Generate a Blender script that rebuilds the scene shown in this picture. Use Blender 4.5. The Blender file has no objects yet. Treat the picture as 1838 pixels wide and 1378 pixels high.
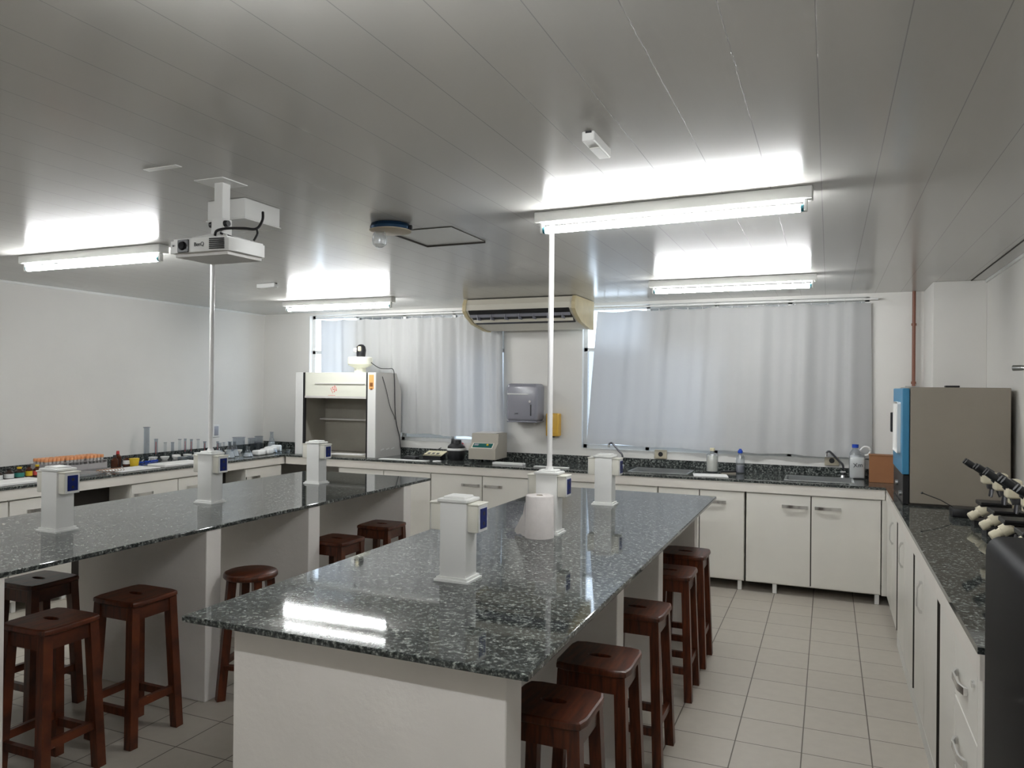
import bpy, bmesh, math, random
from mathutils import Vector, Matrix
random.seed(7)
PI = math.pi
SC = bpy.context.scene
COL = SC.collection

# ------------------------------------------------------------------ camera, world, exposure
cam_d = bpy.data.cameras.new('camera')
cam = bpy.data.objects.new('camera', cam_d)
COL.objects.link(cam)
RT = Vector((0.921, 0.389, 0.010)); FW = Vector((-0.389, 0.9211, 0.0040))
_X = Vector((0.92114, 0.38920, 0.00999)).normalized()
FW = (FW - _X * FW.dot(_X)).normalized()
UP = _X.cross(FW)
M = Matrix.Identity(4)
for i in range(3):
    M[i][0] = _X[i]; M[i][1] = UP[i]; M[i][2] = -FW[i]
M[0][3], M[1][3], M[2][3] = 0, 0, 1.635
cam.matrix_world = M
cam_d.sensor_width = 36.0
cam_d.lens = 1346.0 / 1838.0 * 36.0
cam_d.clip_start = 0.02
SC.camera = cam
SC.view_settings.view_transform = 'Standard'
SC.view_settings.look = 'None'
SC.view_settings.gamma = 1.0
SC.view_settings.use_curve_mapping = False
SC.view_settings.exposure = 0.8
LAMP = 60.0          # strength of the fluorescent tubes
world = bpy.data.worlds.new('world'); SC.world = world
world.use_nodes = True
wn = world.node_tree.nodes; wl = world.node_tree.links
bgn = wn['Background']; bgn.inputs[0].default_value = (0.78, 0.88, 1.0, 1); bgn.inputs[1].default_value = 2.6

C = 2.46; WB = 7.03; WL = -6.16; WR = 1.07; WF = -2.4; T = 0.90

# ------------------------------------------------------------------ materials
MAT = {}
def mat(name, col, rough=0.5, metal=0.0, spec=0.5, emit=None, es=0, coat=0, noise=None, bump=None):
    m = bpy.data.materials.new(name); m.use_nodes = True
    nt = m.node_tree; b = nt.nodes['Principled BSDF']
    b.inputs['Base Color'].default_value = (*col, 1)
    b.inputs['Roughness'].default_value = rough
    b.inputs['Metallic'].default_value = metal
    b.inputs['Specular IOR Level'].default_value = spec
    if coat:
        b.inputs['Coat Weight'].default_value = coat; b.inputs['Coat Roughness'].default_value = 0.12
    if emit:
        b.inputs['Emission Color'].default_value = (*emit, 1); b.inputs['Emission Strength'].default_value = es
    tc = nt.nodes.new('ShaderNodeTexCoord')
    if noise:
        sc, amt = noise
        n = nt.nodes.new('ShaderNodeTexNoise'); n.inputs['Scale'].default_value = sc; n.inputs['Detail'].default_value = 4
        nt.links.new(tc.outputs['Object'], n.inputs['Vector'])
        r = nt.nodes.new('ShaderNodeMapRange'); r.inputs['To Min'].default_value = 1 - amt; r.inputs['To Max'].default_value = 1 + amt
        r.inputs['From Min'].default_value = 0.3; r.inputs['From Max'].default_value = 0.7
        nt.links.new(n.outputs['Fac'], r.inputs['Value'])
        v = nt.nodes.new('ShaderNodeVectorMath'); v.operation = 'SCALE'; v.inputs[0].default_value = col
        nt.links.new(r.outputs['Result'], v.inputs['Scale'])
        nt.links.new(v.outputs['Vector'], b.inputs['Base Color'])
    if bump:
        sc, st = bump
        n = nt.nodes.new('ShaderNodeTexNoise'); n.inputs['Scale'].default_value = sc; n.inputs['Detail'].default_value = 5
        nt.links.new(tc.outputs['Object'], n.inputs['Vector'])
        bp = nt.nodes.new('ShaderNodeBump'); bp.inputs['Strength'].default_value = st; bp.inputs['Distance'].default_value = 0.004
        nt.links.new(n.outputs['Fac'], bp.inputs['Height']); nt.links.new(bp.outputs['Normal'], b.inputs['Normal'])
    MAT[name] = m
    return m
def mth(nt, op, a, b=None, c=None):
    n = nt.nodes.new('ShaderNodeMath'); n.operation = op
    for i, x in enumerate((a, b, c)):
        if x is None: continue
        if isinstance(x, (int, float)): n.inputs[i].default_value = x
        else: nt.links.new(x, n.inputs[i])
    return n.outputs[0]

mat('wall_paint', (0.76, 0.745, 0.71), 0.55, spec=0.35, noise=(1.5, 0.03), bump=(60, 0.15))
mat('masonry_paint', (0.82, 0.79, 0.755), 0.6, spec=0.3, noise=(3, 0.05), bump=(45, 0.25))
mat('cabinet_white', (0.74, 0.72, 0.665), 0.38, noise=(5, 0.02))
mat('apron_white', (0.75, 0.715, 0.66), 0.45, noise=(4, 0.03))
mat('plinth_white', (0.72, 0.71, 0.67), 0.5)
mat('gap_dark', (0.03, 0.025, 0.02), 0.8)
mat('plastic_white', (0.80, 0.80, 0.78), 0.35)
mat('plastic_cream', (0.76, 0.74, 0.66), 0.4)
mat('cream_yellow', (0.72, 0.66, 0.46), 0.45)
mat('hood_white', (0.78, 0.78, 0.68), 0.35, noise=(3, 0.02))
mat('hood_side', (0.62, 0.60, 0.57), 0.4)
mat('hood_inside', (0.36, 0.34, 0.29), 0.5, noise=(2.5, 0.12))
mat('blue_panel', (0.004, 0.014, 0.13), 0.4, spec=0.2)
mat('chrome', (0.80, 0.80, 0.80), 0.2, metal=1)
mat('steel', (0.62, 0.63, 0.63), 0.28, metal=1)
mat('dark_steel', (0.12, 0.12, 0.13), 0.3, metal=0.8)
mat('black', (0.012, 0.012, 0.014), 0.38)
mat('black_matte', (0.02, 0.02, 0.022), 0.7)
mat('fridge_grey', (0.009, 0.0085, 0.0095), 0.48, noise=(3, 0.1), spec=0.06)
mat('fridge_seal', (0.015, 0.012, 0.012), 0.6)
mat('incubator_grey', (0.31, 0.275, 0.225), 0.42, noise=(4, 0.03))
mat('incubator_blue', (0.045, 0.235, 0.42), 0.4)
mat('label_white', (0.82, 0.82, 0.80), 0.5)
mat('carton', (0.31, 0.135, 0.055), 0.75, noise=(6, 0.08))
mat('copper_pipe', (0.20, 0.075, 0.045), 0.45)
mat('teal', (0.02, 0.17, 0.22), 0.4)
mat('lamp_body', (0.80, 0.80, 0.77), 0.4)
mat('ac_cream', (0.74, 0.70, 0.60), 0.45)
mat('ac_yellow', (0.66, 0.56, 0.34), 0.5, noise=(8, 0.08))
mat('dispenser_grey', (0.27, 0.27, 0.31), 0.22, coat=0.3)
mat('soap_yellow', (0.72, 0.43, 0.06), 0.35)
mat('centrifuge_grey', (0.42, 0.39, 0.33), 0.45)
mat('display_teal', (0.005, 0.10, 0.09), 0.25)
mat('yellow', (0.68, 0.46, 0.02), 0.45)
mat('orange', (0.78, 0.34, 0.14), 0.45)
mat('rack_grey', (0.38, 0.36, 0.36), 0.6)
mat('tube_grey', (0.50, 0.49, 0.49), 0.3)
mat('red', (0.50, 0.03, 0.03), 0.45)
mat('red_ink', (0.70, 0.10, 0.09), 0.6)
mat('ink', (0.05, 0.05, 0.06), 0.6)
mat('amber', (0.07, 0.022, 0.010), 0.15)
mat('amber_dark', (0.035, 0.02, 0.015), 0.2)  # darker, less red glass than plain amber
mat('green_label', (0.03, 0.22, 0.18), 0.5)
mat('blue_cap', (0.01, 0.06, 0.45), 0.35)
mat('paper', (0.80, 0.79, 0.77), 0.8)
mat('paper_roll', (0.66, 0.62, 0.60), 0.85, noise=(30, 0.04), bump=(250, 0.2))
mat('foam', (0.80, 0.80, 0.79), 0.7)
mat('outlet_beige', (0.50, 0.45, 0.34), 0.45)
mat('orange_label', (0.80, 0.42, 0.14), 0.5)
mat('brown_label', (0.25, 0.09, 0.02), 0.5)
mat('bench_tile', (0.7, 0.7, 0.68), 0.5)
mat('cream_scope', (0.80, 0.73, 0.55), 0.35)
mat('disc_beige', (0.52, 0.44, 0.33), 0.5)
mat('blue_foil', (0.015, 0.05, 0.11), 0.25, metal=0.6)
mat('pvc_white', (0.78, 0.77, 0.76), 0.3)
mat('tube_light', (1, 1, 1), 0.5, emit=(0.97, 0.99, 1.0), es=LAMP)

# wood of the stools
def m_wood():
    m = mat('stool_wood', (0.09, 0.022, 0.008), 0.36, coat=0.12, spec=0.35)
    nt = m.node_tree; b = nt.nodes['Principled BSDF']; tc = nt.nodes.new('ShaderNodeTexCoord')
    mp = nt.nodes.new('ShaderNodeMapping'); mp.inputs['Scale'].default_value = (30, 4, 4)
    n = nt.nodes.new('ShaderNodeTexNoise'); n.inputs['Scale'].default_value = 2.2; n.inputs['Detail'].default_value = 6
    nt.links.new(tc.outputs['Object'], mp.inputs[0]); nt.links.new(mp.outputs[0], n.inputs['Vector'])
    r = nt.nodes.new('ShaderNodeValToRGB')
    r.color_ramp.elements[0].position = 0.3; r.color_ramp.elements[0].color = (0.030, 0.0075, 0.0035, 1)
    r.color_ramp.elements[1].position = 0.75; r.color_ramp.elements[1].color = (0.135, 0.032, 0.010, 1)
    nt.links.new(n.outputs['Fac'], r.inputs[0]); nt.links.new(r.outputs[0], b.inputs['Base Color'])
m_wood()

# polished speckled granite
def m_granite():
    m = mat('granite', (0.1, 0.1, 0.1), 0.07, spec=0.42)
    nt = m.node_tree; b = nt.nodes['Principled BSDF']; tc = nt.nodes.new('ShaderNodeTexCoord')
    n1 = nt.nodes.new('ShaderNodeTexNoise'); n1.inputs['Scale'].default_value = 75; n1.inputs['Detail'].default_value = 3; n1.inputs['Roughness'].default_value = 0.7
    v = nt.nodes.new('ShaderNodeTexVoronoi'); v.inputs['Scale'].default_value = 95
    n2 = nt.nodes.new('ShaderNodeTexNoise'); n2.inputs['Scale'].default_value = 2.2; n2.inputs['Detail'].default_value = 3
    for q in (n1, v, n2): nt.links.new(tc.outputs['Object'], q.inputs['Vector'])
    r = nt.nodes.new('ShaderNodeValToRGB'); e = r.color_ramp.elements
    e[0].position = 0.38; e[0].color = (0.016, 0.019, 0.019, 1)
    e[1].position = 0.68; e[1].color = (0.40, 0.42, 0.39, 1)
    x = e.new(0.52); x.color = (0.060, 0.068, 0.066, 1); x = e.new(0.60); x.color = (0.20, 0.215, 0.20, 1)
    nt.links.new(n1.outputs['Fac'], r.inputs[0])
    r2 = nt.nodes.new('ShaderNodeValToRGB'); e = r2.color_ramp.elements
    e[0].position = 0.0; e[0].color = (0.45, 0.45, 0.45, 1); e[1].position = 1.0; e[1].color = (1.2, 1.2, 1.2, 1)
    nt.links.new(v.outputs['Color'], r2.inputs[0])
    mx = nt.nodes.new('ShaderNodeMix'); mx.data_type = 'RGBA'; mx.blend_type = 'MULTIPLY'; mx.inputs['Factor'].default_value = 0.85
    nt.links.new(r.outputs[0], mx.inputs['A']); nt.links.new(r2.outputs[0], mx.inputs['B'])
    nt.links.new(mx.outputs['Result'], b.inputs['Base Color'])
    rr = nt.nodes.new('ShaderNodeMapRange'); rr.inputs['From Min'].default_value = 0.35; rr.inputs['From Max'].default_value = 0.7
    rr.inputs['To Min'].default_value = 0.03; rr.inputs['To Max'].default_value = 0.065
    nt.links.new(n2.outputs['Fac'], rr.inputs['Value']); nt.links.new(rr.outputs['Result'], b.inputs['Roughness'])
    mat('granite_side', (0.02, 0.02, 0.02), 0.35)
m_granite()

# tiled floor
def m_floor():
    m = mat('floor_tile', (0.4, 0.37, 0.33), 0.38, spec=0.4)
    nt = m.node_tree; b = nt.nodes['Principled BSDF']; tc = nt.nodes.new('ShaderNodeTexCoord')
    sp = nt.nodes.new('ShaderNodeSeparateXYZ'); nt.links.new(tc.outputs['Object'], sp.inputs[0])
    def line(out, off, per, w):
        q = mth(nt, 'DIVIDE', mth(nt, 'SUBTRACT', out, off), per)
        fr = mth(nt, 'FRACT', q)
        d = mth(nt, 'ABSOLUTE', mth(nt, 'SUBTRACT', fr, 0.5))
        return mth(nt, 'GREATER_THAN', d, 0.5 - w / per / 2), mth(nt, 'FLOOR', q)
    lx, ix = line(sp.outputs[0], -0.101, 0.2885, 0.0055)
    ly, iy = line(sp.outputs[1], 3.632, 0.2745, 0.0050)
    g = mth(nt, 'MAXIMUM', lx, ly)
    cmb = nt.nodes.new('ShaderNodeCombineXYZ'); nt.links.new(ix, cmb.inputs[0]); nt.links.new(iy, cmb.inputs[1])
    wn_ = nt.nodes.new('ShaderNodeTexWhiteNoise'); nt.links.new(cmb.outputs[0], wn_.inputs['Vector'])
    n = nt.nodes.new('ShaderNodeTexNoise'); n.inputs['Scale'].default_value = 18; n.inputs['Detail'].default_value = 6
    nt.links.new(tc.outputs['Object'], n.inputs['Vector'])
    k = mth(nt, 'ADD', mth(nt, 'MULTIPLY', wn_.outputs['Value'], 0.05), mth(nt, 'MULTIPLY', n.outputs['Fac'], 0.16))
    k = mth(nt, 'ADD', k, 0.88)
    v = nt.nodes.new('ShaderNodeVectorMath'); v.operation = 'SCALE'; v.inputs[0].default_value = (0.45, 0.415, 0.36)
    nt.links.new(k, v.inputs['Scale'])
    mx = nt.nodes.new('ShaderNodeMix'); mx.data_type = 'RGBA'
    nt.links.new(g, mx.inputs['Factor']); nt.links.new(v.outputs[0], mx.inputs['A']); mx.inputs['B'].default_value = (0.10, 0.08, 0.065, 1)
    nt.links.new(mx.outputs['Result'], b.inputs['Base Color'])
    bp = nt.nodes.new('ShaderNodeBump'); bp.invert = True; bp.inputs['Strength'].default_value = 0.4; bp.inputs['Distance'].default_value = 0.002
    nt.links.new(g, bp.inputs['Height']); nt.links.new(bp.outputs['Normal'], b.inputs['Normal'])
m_floor()

# ribbed white PVC ceiling boards
def m_ceiling():
    m = mat('ceiling_pvc', (0.62, 0.61, 0.59), 0.17, spec=0.20)
    nt = m.node_tree; b = nt.nodes['Principled BSDF']; tc = nt.nodes.new('ShaderNodeTexCoord')
    sp = nt.nodes.new('ShaderNodeSeparateXYZ'); nt.links.new(tc.outputs['Object'], sp.inputs[0])
    per = 0.193
    q = mth(nt, 'DIVIDE', mth(nt, 'SUBTRACT', sp.outputs[0], -0.033), per)
    fr = mth(nt, 'FRACT', q)
    d = mth(nt, 'ABSOLUTE', mth(nt, 'SUBTRACT', fr, 0.5))
    seam = mth(nt, 'GREATER_THAN', d, 0.5 - 0.0013 / per)
    f2 = mth(nt, 'FRACT', mth(nt, 'MULTIPLY', fr, 8.0))
    d2 = mth(nt, 'ABSOLUTE', mth(nt, 'SUBTRACT', f2, 0.5))
    rib = mth(nt, 'POWER', mth(nt, 'MULTIPLY', d2, 2.0), 8.0)
    hgt = mth(nt, 'ADD', mth(nt, 'MULTIPLY', rib, -0.15), mth(nt, 'MULTIPLY', seam, -1.0))
    mx = nt.nodes.new('ShaderNodeMix'); mx.data_type = 'RGBA'
    nt.links.new(seam, mx.inputs['Factor']); mx.inputs['A'].default_value = (0.53, 0.52, 0.49, 1); mx.inputs['B'].default_value = (0.34, 0.33, 0.32, 1)
    nt.links.new(mx.outputs['Result'], b.inputs['Base Color'])
    bp = nt.nodes.new('ShaderNodeBump'); bp.inputs['Strength'].default_value = 0.35; bp.inputs['Distance'].default_value = 0.0012
    nt.links.new(hgt, bp.inputs['Height']); nt.links.new(bp.outputs['Normal'], b.inputs['Normal'])
m_ceiling()

def m_curtain():
    m = bpy.data.materials.new('curtain_cloth'); m.use_nodes = True; nt = m.node_tree; nt.nodes.clear()
    o = nt.nodes.new('ShaderNodeOutputMaterial'); d = nt.nodes.new('ShaderNodeBsdfDiffuse'); t = nt.nodes.new('ShaderNodeBsdfTranslucent')
    x = nt.nodes.new('ShaderNodeMixShader'); x.inputs[0].default_value = 0.27
    d.inputs[0].default_value = (0.60, 0.60, 0.59, 1); t.inputs[0].default_value = (0.52, 0.53, 0.56, 1)
    nt.links.new(d.outputs[0], x.inputs[1]); nt.links.new(t.outputs[0], x.inputs[2]); nt.links.new(x.outputs[0], o.inputs[0])
    MAT['curtain_cloth'] = m
m_curtain()
def m_glass(name, tint, gloss, base=0.04, edge=0.5, rough=0.03):
    m = bpy.data.materials.new(name); m.use_nodes = True; nt = m.node_tree; nt.nodes.clear()
    o = nt.nodes.new('ShaderNodeOutputMaterial'); t = nt.nodes.new('ShaderNodeBsdfTransparent'); g = nt.nodes.new('ShaderNodeBsdfGlossy')
    x = nt.nodes.new('ShaderNodeMixShader'); f = nt.nodes.new('ShaderNodeLayerWeight'); f.inputs[0].default_value = 0.5
    t.inputs[0].default_value = (*tint, 1); g.inputs[0].default_value = (*gloss, 1); g.inputs[1].default_value = rough
    k = mth(nt, 'ADD', mth(nt, 'MULTIPLY', mth(nt, 'POWER', f.outputs['Facing'], 4.0), edge), base)
    nt.links.new(k, x.inputs[0]); nt.links.new(t.outputs[0], x.inputs[1]); nt.links.new(g.outputs[0], x.inputs[2]); nt.links.new(x.outputs[0], o.inputs[0])
    MAT[name] = m
m_glass('window_glass', (0.92, 0.95, 0.97), (1, 1, 1))
m_glass('half_dim_glass', (0.52, 0.54, 0.56), (0.8, 0.8, 0.8), .05, .2, .3)  # grey tints made up to hold back part of the daylight
m_glass('dim_glass', (0.26, 0.26, 0.25), (0.8, 0.8, 0.8), .05, .2, .3)
m_glass('lab_glass', (0.95, 0.96, 0.965), (0.95, 0.97, 1), .05, .5, .06)
m_glass('lab_glass_marked', (0.86, 0.88, 0.90), (0.95, 0.97, 1), .06, .5, .06)
m_glass('lab_plastic', (0.86, 0.88, 0.89), (0.9, 0.92, 0.95), .18, .4, .3)

# ------------------------------------------------------------------ mesh helpers
class MB:
    def __init__(s): s.bm = bmesh.new()
    def _mv(s, vs, rot, org):
        if rot is not None:
            bmesh.ops.transform(s.bm, matrix=Matrix.Translation(org) @ rot.to_4x4() @ Matrix.Translation(-Vector(org)), verts=vs)
    def box(s, x0, x1, y0, y1, z0, z1, bev=0.0, seg=2, rot=None, org=None):
        r = bmesh.ops.create_cube(s.bm, size=1.0); vs = r['verts']
        for v in vs:
            v.co = Vector((x0 + (v.co.x + .5) * (x1 - x0), y0 + (v.co.y + .5) * (y1 - y0), z0 + (v.co.z + .5) * (z1 - z0)))
        if bev > 0:
            es = {e for v in vs for e in v.link_edges}
            q = bmesh.ops.bevel(s.bm, geom=list(es), offset=bev, segments=seg, profile=0.5, affect='EDGES')
            vs = list({v for f in q['faces'] for v in f.verts} | {v for v in vs if v.is_valid})
        if rot is not None: s._mv(vs, rot, org if org else ((x0+x1)/2, (y0+y1)/2, (z0+z1)/2))
        return s
    def cyl(s, p0, p1, r0, r1=None, n=20, caps=True):
        p0 = Vector(p0); p1 = Vector(p1); r1 = r0 if r1 is None else r1
        d = (p1 - p0); L = d.length; q = d.to_track_quat('Z', 'Y').to_matrix()
        a = []; b = []
        for i in range(n):
            t = 2 * PI * i / n; c = Vector((math.cos(t), math.sin(t), 0))
            a.append(s.bm.verts.new(p0 + q @ (c * r0))); b.append(s.bm.verts.new(p1 + q @ (c * r1)))
        for i in range(n): s.bm.faces.new((a[i], a[(i+1) % n], b[(i+1) % n], b[i]))
        if caps: s.bm.faces.new(a[::-1]); s.bm.faces.new(b)
        return s
    def lathe(s, prof, o=(0, 0, 0), n=24, closed=False):
        rings = []
        for r, z in prof:
            if r < 1e-5: rings.append([s.bm.verts.new((o[0], o[1], o[2] + z))])
            else: rings.append([s.bm.verts.new((o[0] + r*math.cos(2*PI*i/n), o[1] + r*math.sin(2*PI*i/n), o[2] + z)) for i in range(n)])
        for A, B in zip(rings, rings[1:]):
            for i in range(n):
                j = (i + 1) % n
                if len(A) == 1 and len(B) == 1: continue
                if len(A) == 1: s.bm.faces.new((A[0], B[j], B[i]))
                elif len(B) == 1: s.bm.faces.new((A[i], A[j], B[0]))
                else: s.bm.faces.new((A[i], A[j], B[j], B[i]))
        return s
    def prism(s, pts, axis, a, b):
        def P(p, t):
            return Vector({'x': (t, p[0], p[1]), 'y': (p[0], t, p[1]), 'z': (p[0], p[1], t)}[axis])
        A = [s.bm.verts.new(P(p, a)) for p in pts]; B = [s.bm.verts.new(P(p, b)) for p in pts]
        n = len(pts)
        for i in range(n): s.bm.faces.new((A[i], A[(i+1) % n], B[(i+1) % n], B[i]))
        s.bm.faces.new(A[::-1]); s.bm.faces.new(B)
        return s
    def bar(s, p0, p1, w, d, ref=(0, 1, 0)):
        p0 = Vector(p0); p1 = Vector(p1); ax = (p1 - p0).normalized(); ref = Vector(ref)
        u = (ref - ax * ref.dot(ax)).normalized(); v = ax.cross(u)
        A = []; B = []
        for a, b in ((-1, -1), (1, -1), (1, 1), (-1, 1)):
            A.append(s.bm.verts.new(p0 + u*a*w/2 + v*b*d/2)); B.append(s.bm.verts.new(p1 + u*a*w/2 + v*b*d/2))
        for i in range(4): s.bm.faces.new((A[i], A[(i+1) % 4], B[(i+1) % 4], B[i]))
        s.bm.faces.new(A[::-1]); s.bm.faces.new(B)
        return s
    def tube(s, pts, r, n=8):
        pts = [Vector(p) for p in pts]; rings = []
        for i, p in enumerate(pts):
            d = (pts[min(i+1, len(pts)-1)] - pts[max(i-1, 0)]).normalized()
            q = d.to_track_quat('Z', 'Y').to_matrix()
            rings.append([s.bm.verts.new(p + q @ Vector((r*math.cos(2*PI*k/n), r*math.sin(2*PI*k/n), 0))) for k in range(n)])
        for A, B in zip(rings, rings[1:]):
            for i in range(n): s.bm.faces.new((A[i], A[(i+1) % n], B[(i+1) % n], B[i]))
        s.bm.faces.new(rings[0][::-1]); s.bm.faces.new(rings[-1])
        return s
    def sphere(s, c, r, n=16, sc=(1, 1, 1)):
        q = bmesh.ops.create_uvsphere(s.bm, u_segments=n, v_segments=max(6, n//2), radius=r)
        for v in q['verts']: v.co = Vector((v.co.x*sc[0], v.co.y*sc[1], v.co.z*sc[2])) + Vector(c)
        return s
    def build(s, name, m, parent=None, smooth=True, angle=35):
        bmesh.ops.recalc_face_normals(s.bm, faces=s.bm.faces)
        me = bpy.data.meshes.new(name); s.bm.to_mesh(me); s.bm.free()
        me.materials.append(MAT[m] if isinstance(m, str) else m)
        o = bpy.data.objects.new(name, me); COL.objects.link(o)
        if smooth:
            for p in me.polygons: p.use_smooth = True
            try: me.set_sharp_from_angle(angle=math.radians(angle))
            except Exception: pass
        if parent: o.parent = parent
        return o
def smooth_path(pts, k=6):
    P = [Vector(p) for p in pts]; P = [P[0]] + P + [P[-1]]; out = []
    for i in range(1, len(P) - 2):
        for j in range(k):
            t = j / k; a, b, c, d = P[i-1], P[i], P[i+1], P[i+2]
            out.append(0.5*((2*b) + (-a+c)*t + (2*a-5*b+4*c-d)*t*t + (-a+3*b-3*c+d)*t**3))
    out.append(P[-2]); return out
def tag(o, label, cat, group=None, kind=None):
    o['label'] = label; o['category'] = cat
    if group: o['group'] = group
    if kind: o['kind'] = kind
    return o
def thing(name, label, cat, loc=(0, 0, 0), rz=0, group=None):
    o = bpy.data.objects.new(name, None); COL.objects.link(o); o.location = loc; o.rotation_euler = (0, 0, rz)
    o.empty_display_size = 0.1
    return tag(o, label, cat, group)
def struct(o, label=None):
    o['kind'] = 'structure'
    if label: o['label'] = label
    return o
def dup(src, loc, rz=None, label=None, group=None):
    r = src.copy(); COL.objects.link(r); r.location = loc
    if rz is not None: r.rotation_euler = (0, 0, rz)
    if label: r['label'] = label
    if group: r['group'] = group
    for ch in list(src.children):
        c = ch.copy(); COL.objects.link(c); c.parent = r
        for g in list(ch.children):
            d = g.copy(); COL.objects.link(d); d.parent = c
    return r
def text_mesh(txt, size, m, name, parent, loc, rot, depth=0.0006):
    cu = bpy.data.curves.new(name, 'FONT'); cu.body = txt; cu.size = size; cu.extrude = depth; cu.align_x = 'CENTER'; cu.align_y = 'CENTER'
    t = bpy.data.objects.new(name + '_tmp', cu); COL.objects.link(t)
    bpy.context.view_layer.update()
    me = bpy.data.meshes.new_from_object(t.evaluated_get(bpy.context.evaluated_depsgraph_get()))
    bpy.data.objects.remove(t, do_unlink=True)
    me.materials.clear(); me.materials.append(MAT[m])
    o = bpy.data.objects.new(name, me); COL.objects.link(o); o.location = loc; o.rotation_euler = rot; o.parent = parent
    return o

# ------------------------------------------------------------------ room shell
struct(MB().box(WL-.15, WR+.15, WF-.15, WB+.15, -.1, 0).build('floor', 'floor_tile', smooth=False))
struct(MB().box(WL-.15, WR+.15, WF-.15, WB+.15, C, C+.12).build('ceiling', 'ceiling_pvc', smooth=False))
struct(MB().box(WL-.15, WL, WF-.15, WB+.15, 0, C).build('wall_left', 'wall_paint', smooth=False))
struct(MB().box(WR, WR+.15, WF-.15, WB+.15, 0, C).build('wall_right', 'wall_paint', smooth=False))
struct(MB().box(WL, WR, WF-.15, WF, 0, C).build('wall_front', 'wall_paint', smooth=False))
W1 = (-5.50, -3.06, 1.045, 2.43); W2 = (-2.225, 0.315, 1.045, 2.43)     # window openings x0 x1 z0 z1
wb = MB()
wb.box(WL, W1[0], WB, WB+.15, 0, C); wb.box(W1[1], W2[0], WB, WB+.15, 0, C); wb.box(W2[1], WR, WB, WB+.15, 0, C)
for w in (W1, W2):
    wb.box(w[0], w[1], WB, WB+.15, 0, w[2]); wb.box(w[0], w[1], WB, WB+.15, w[3], C)
struct(wb.build('wall_back', 'wall_paint', smooth=False))
struct(MB().box(0.72, WR, 6.45, WB, 0, C, 0.004).build('wall_pier', 'wall_paint', smooth=False))
# narrow trim board on the ceiling along the right wall
struct(MB().box(0.965, 0.972, WF, 6.45, C-.004, C-.0005).build('trim_1', 'gap_dark', smooth=False))
struct(MB().box(WR-.012, WR-.0005, WF, 6.45, C-.02, C-.0005).build('trim_2', 'plastic_white', smooth=False))
struct(MB().box(WL+.0005, WL+.012, WF, WB, C-.02, C-.0005).build('trim_3', 'plastic_white', smooth=False))

def window(idx, w, n, clear, half=()):
    x0, x1, z0, z1 = w; y = WB + .06
    f = MB(); t = 0.035
    f.box(x0, x1, y, y+.04, z0, z0+t); f.box(x0, x1, y, y+.04, z1-t, z1)
    f.box(x0, x0+t, y, y+.04, z0, z1); f.box(x1-t, x1, y, y+.04, z0, z1)
    zt = z1 - 0.42
    f.box(x0, x1, y, y+.04, zt-t/2, zt+t/2)
    for i in range(1, n):
        xx = x0 + (x1-x0)*i/n; f.box(xx-t/2, xx+t/2, y, y+.04, z0, z1)
    o = struct(f.build('window_%d' % idx, 'plastic_white', smooth=False))
    for i in range(n):
        xa = x0 + (x1-x0)*i/n + t/2; xb = x0 + (x1-x0)*(i+1)/n - t/2
        for k, (za, zb) in enumerate(((z0+t, zt-t/2), (zt+t/2, z1-t))):
            mt = 'window_glass' if (i, k) in clear else ('half_dim_glass' if (i, k) in half else 'dim_glass')  # unseen pane tints chosen to shape the daylight glow on the curtains
            MB().box(xa, xb, y+.017, y+.022, za, zb).build('pane', mt, o, smooth=False)
    return o
window(1, W1, 4, {(0, 0), (0, 1)}, {(3, 0)})
window(2, W2, 4, {(0, 1)}, {(0, 0), (1, 0)})

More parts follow.
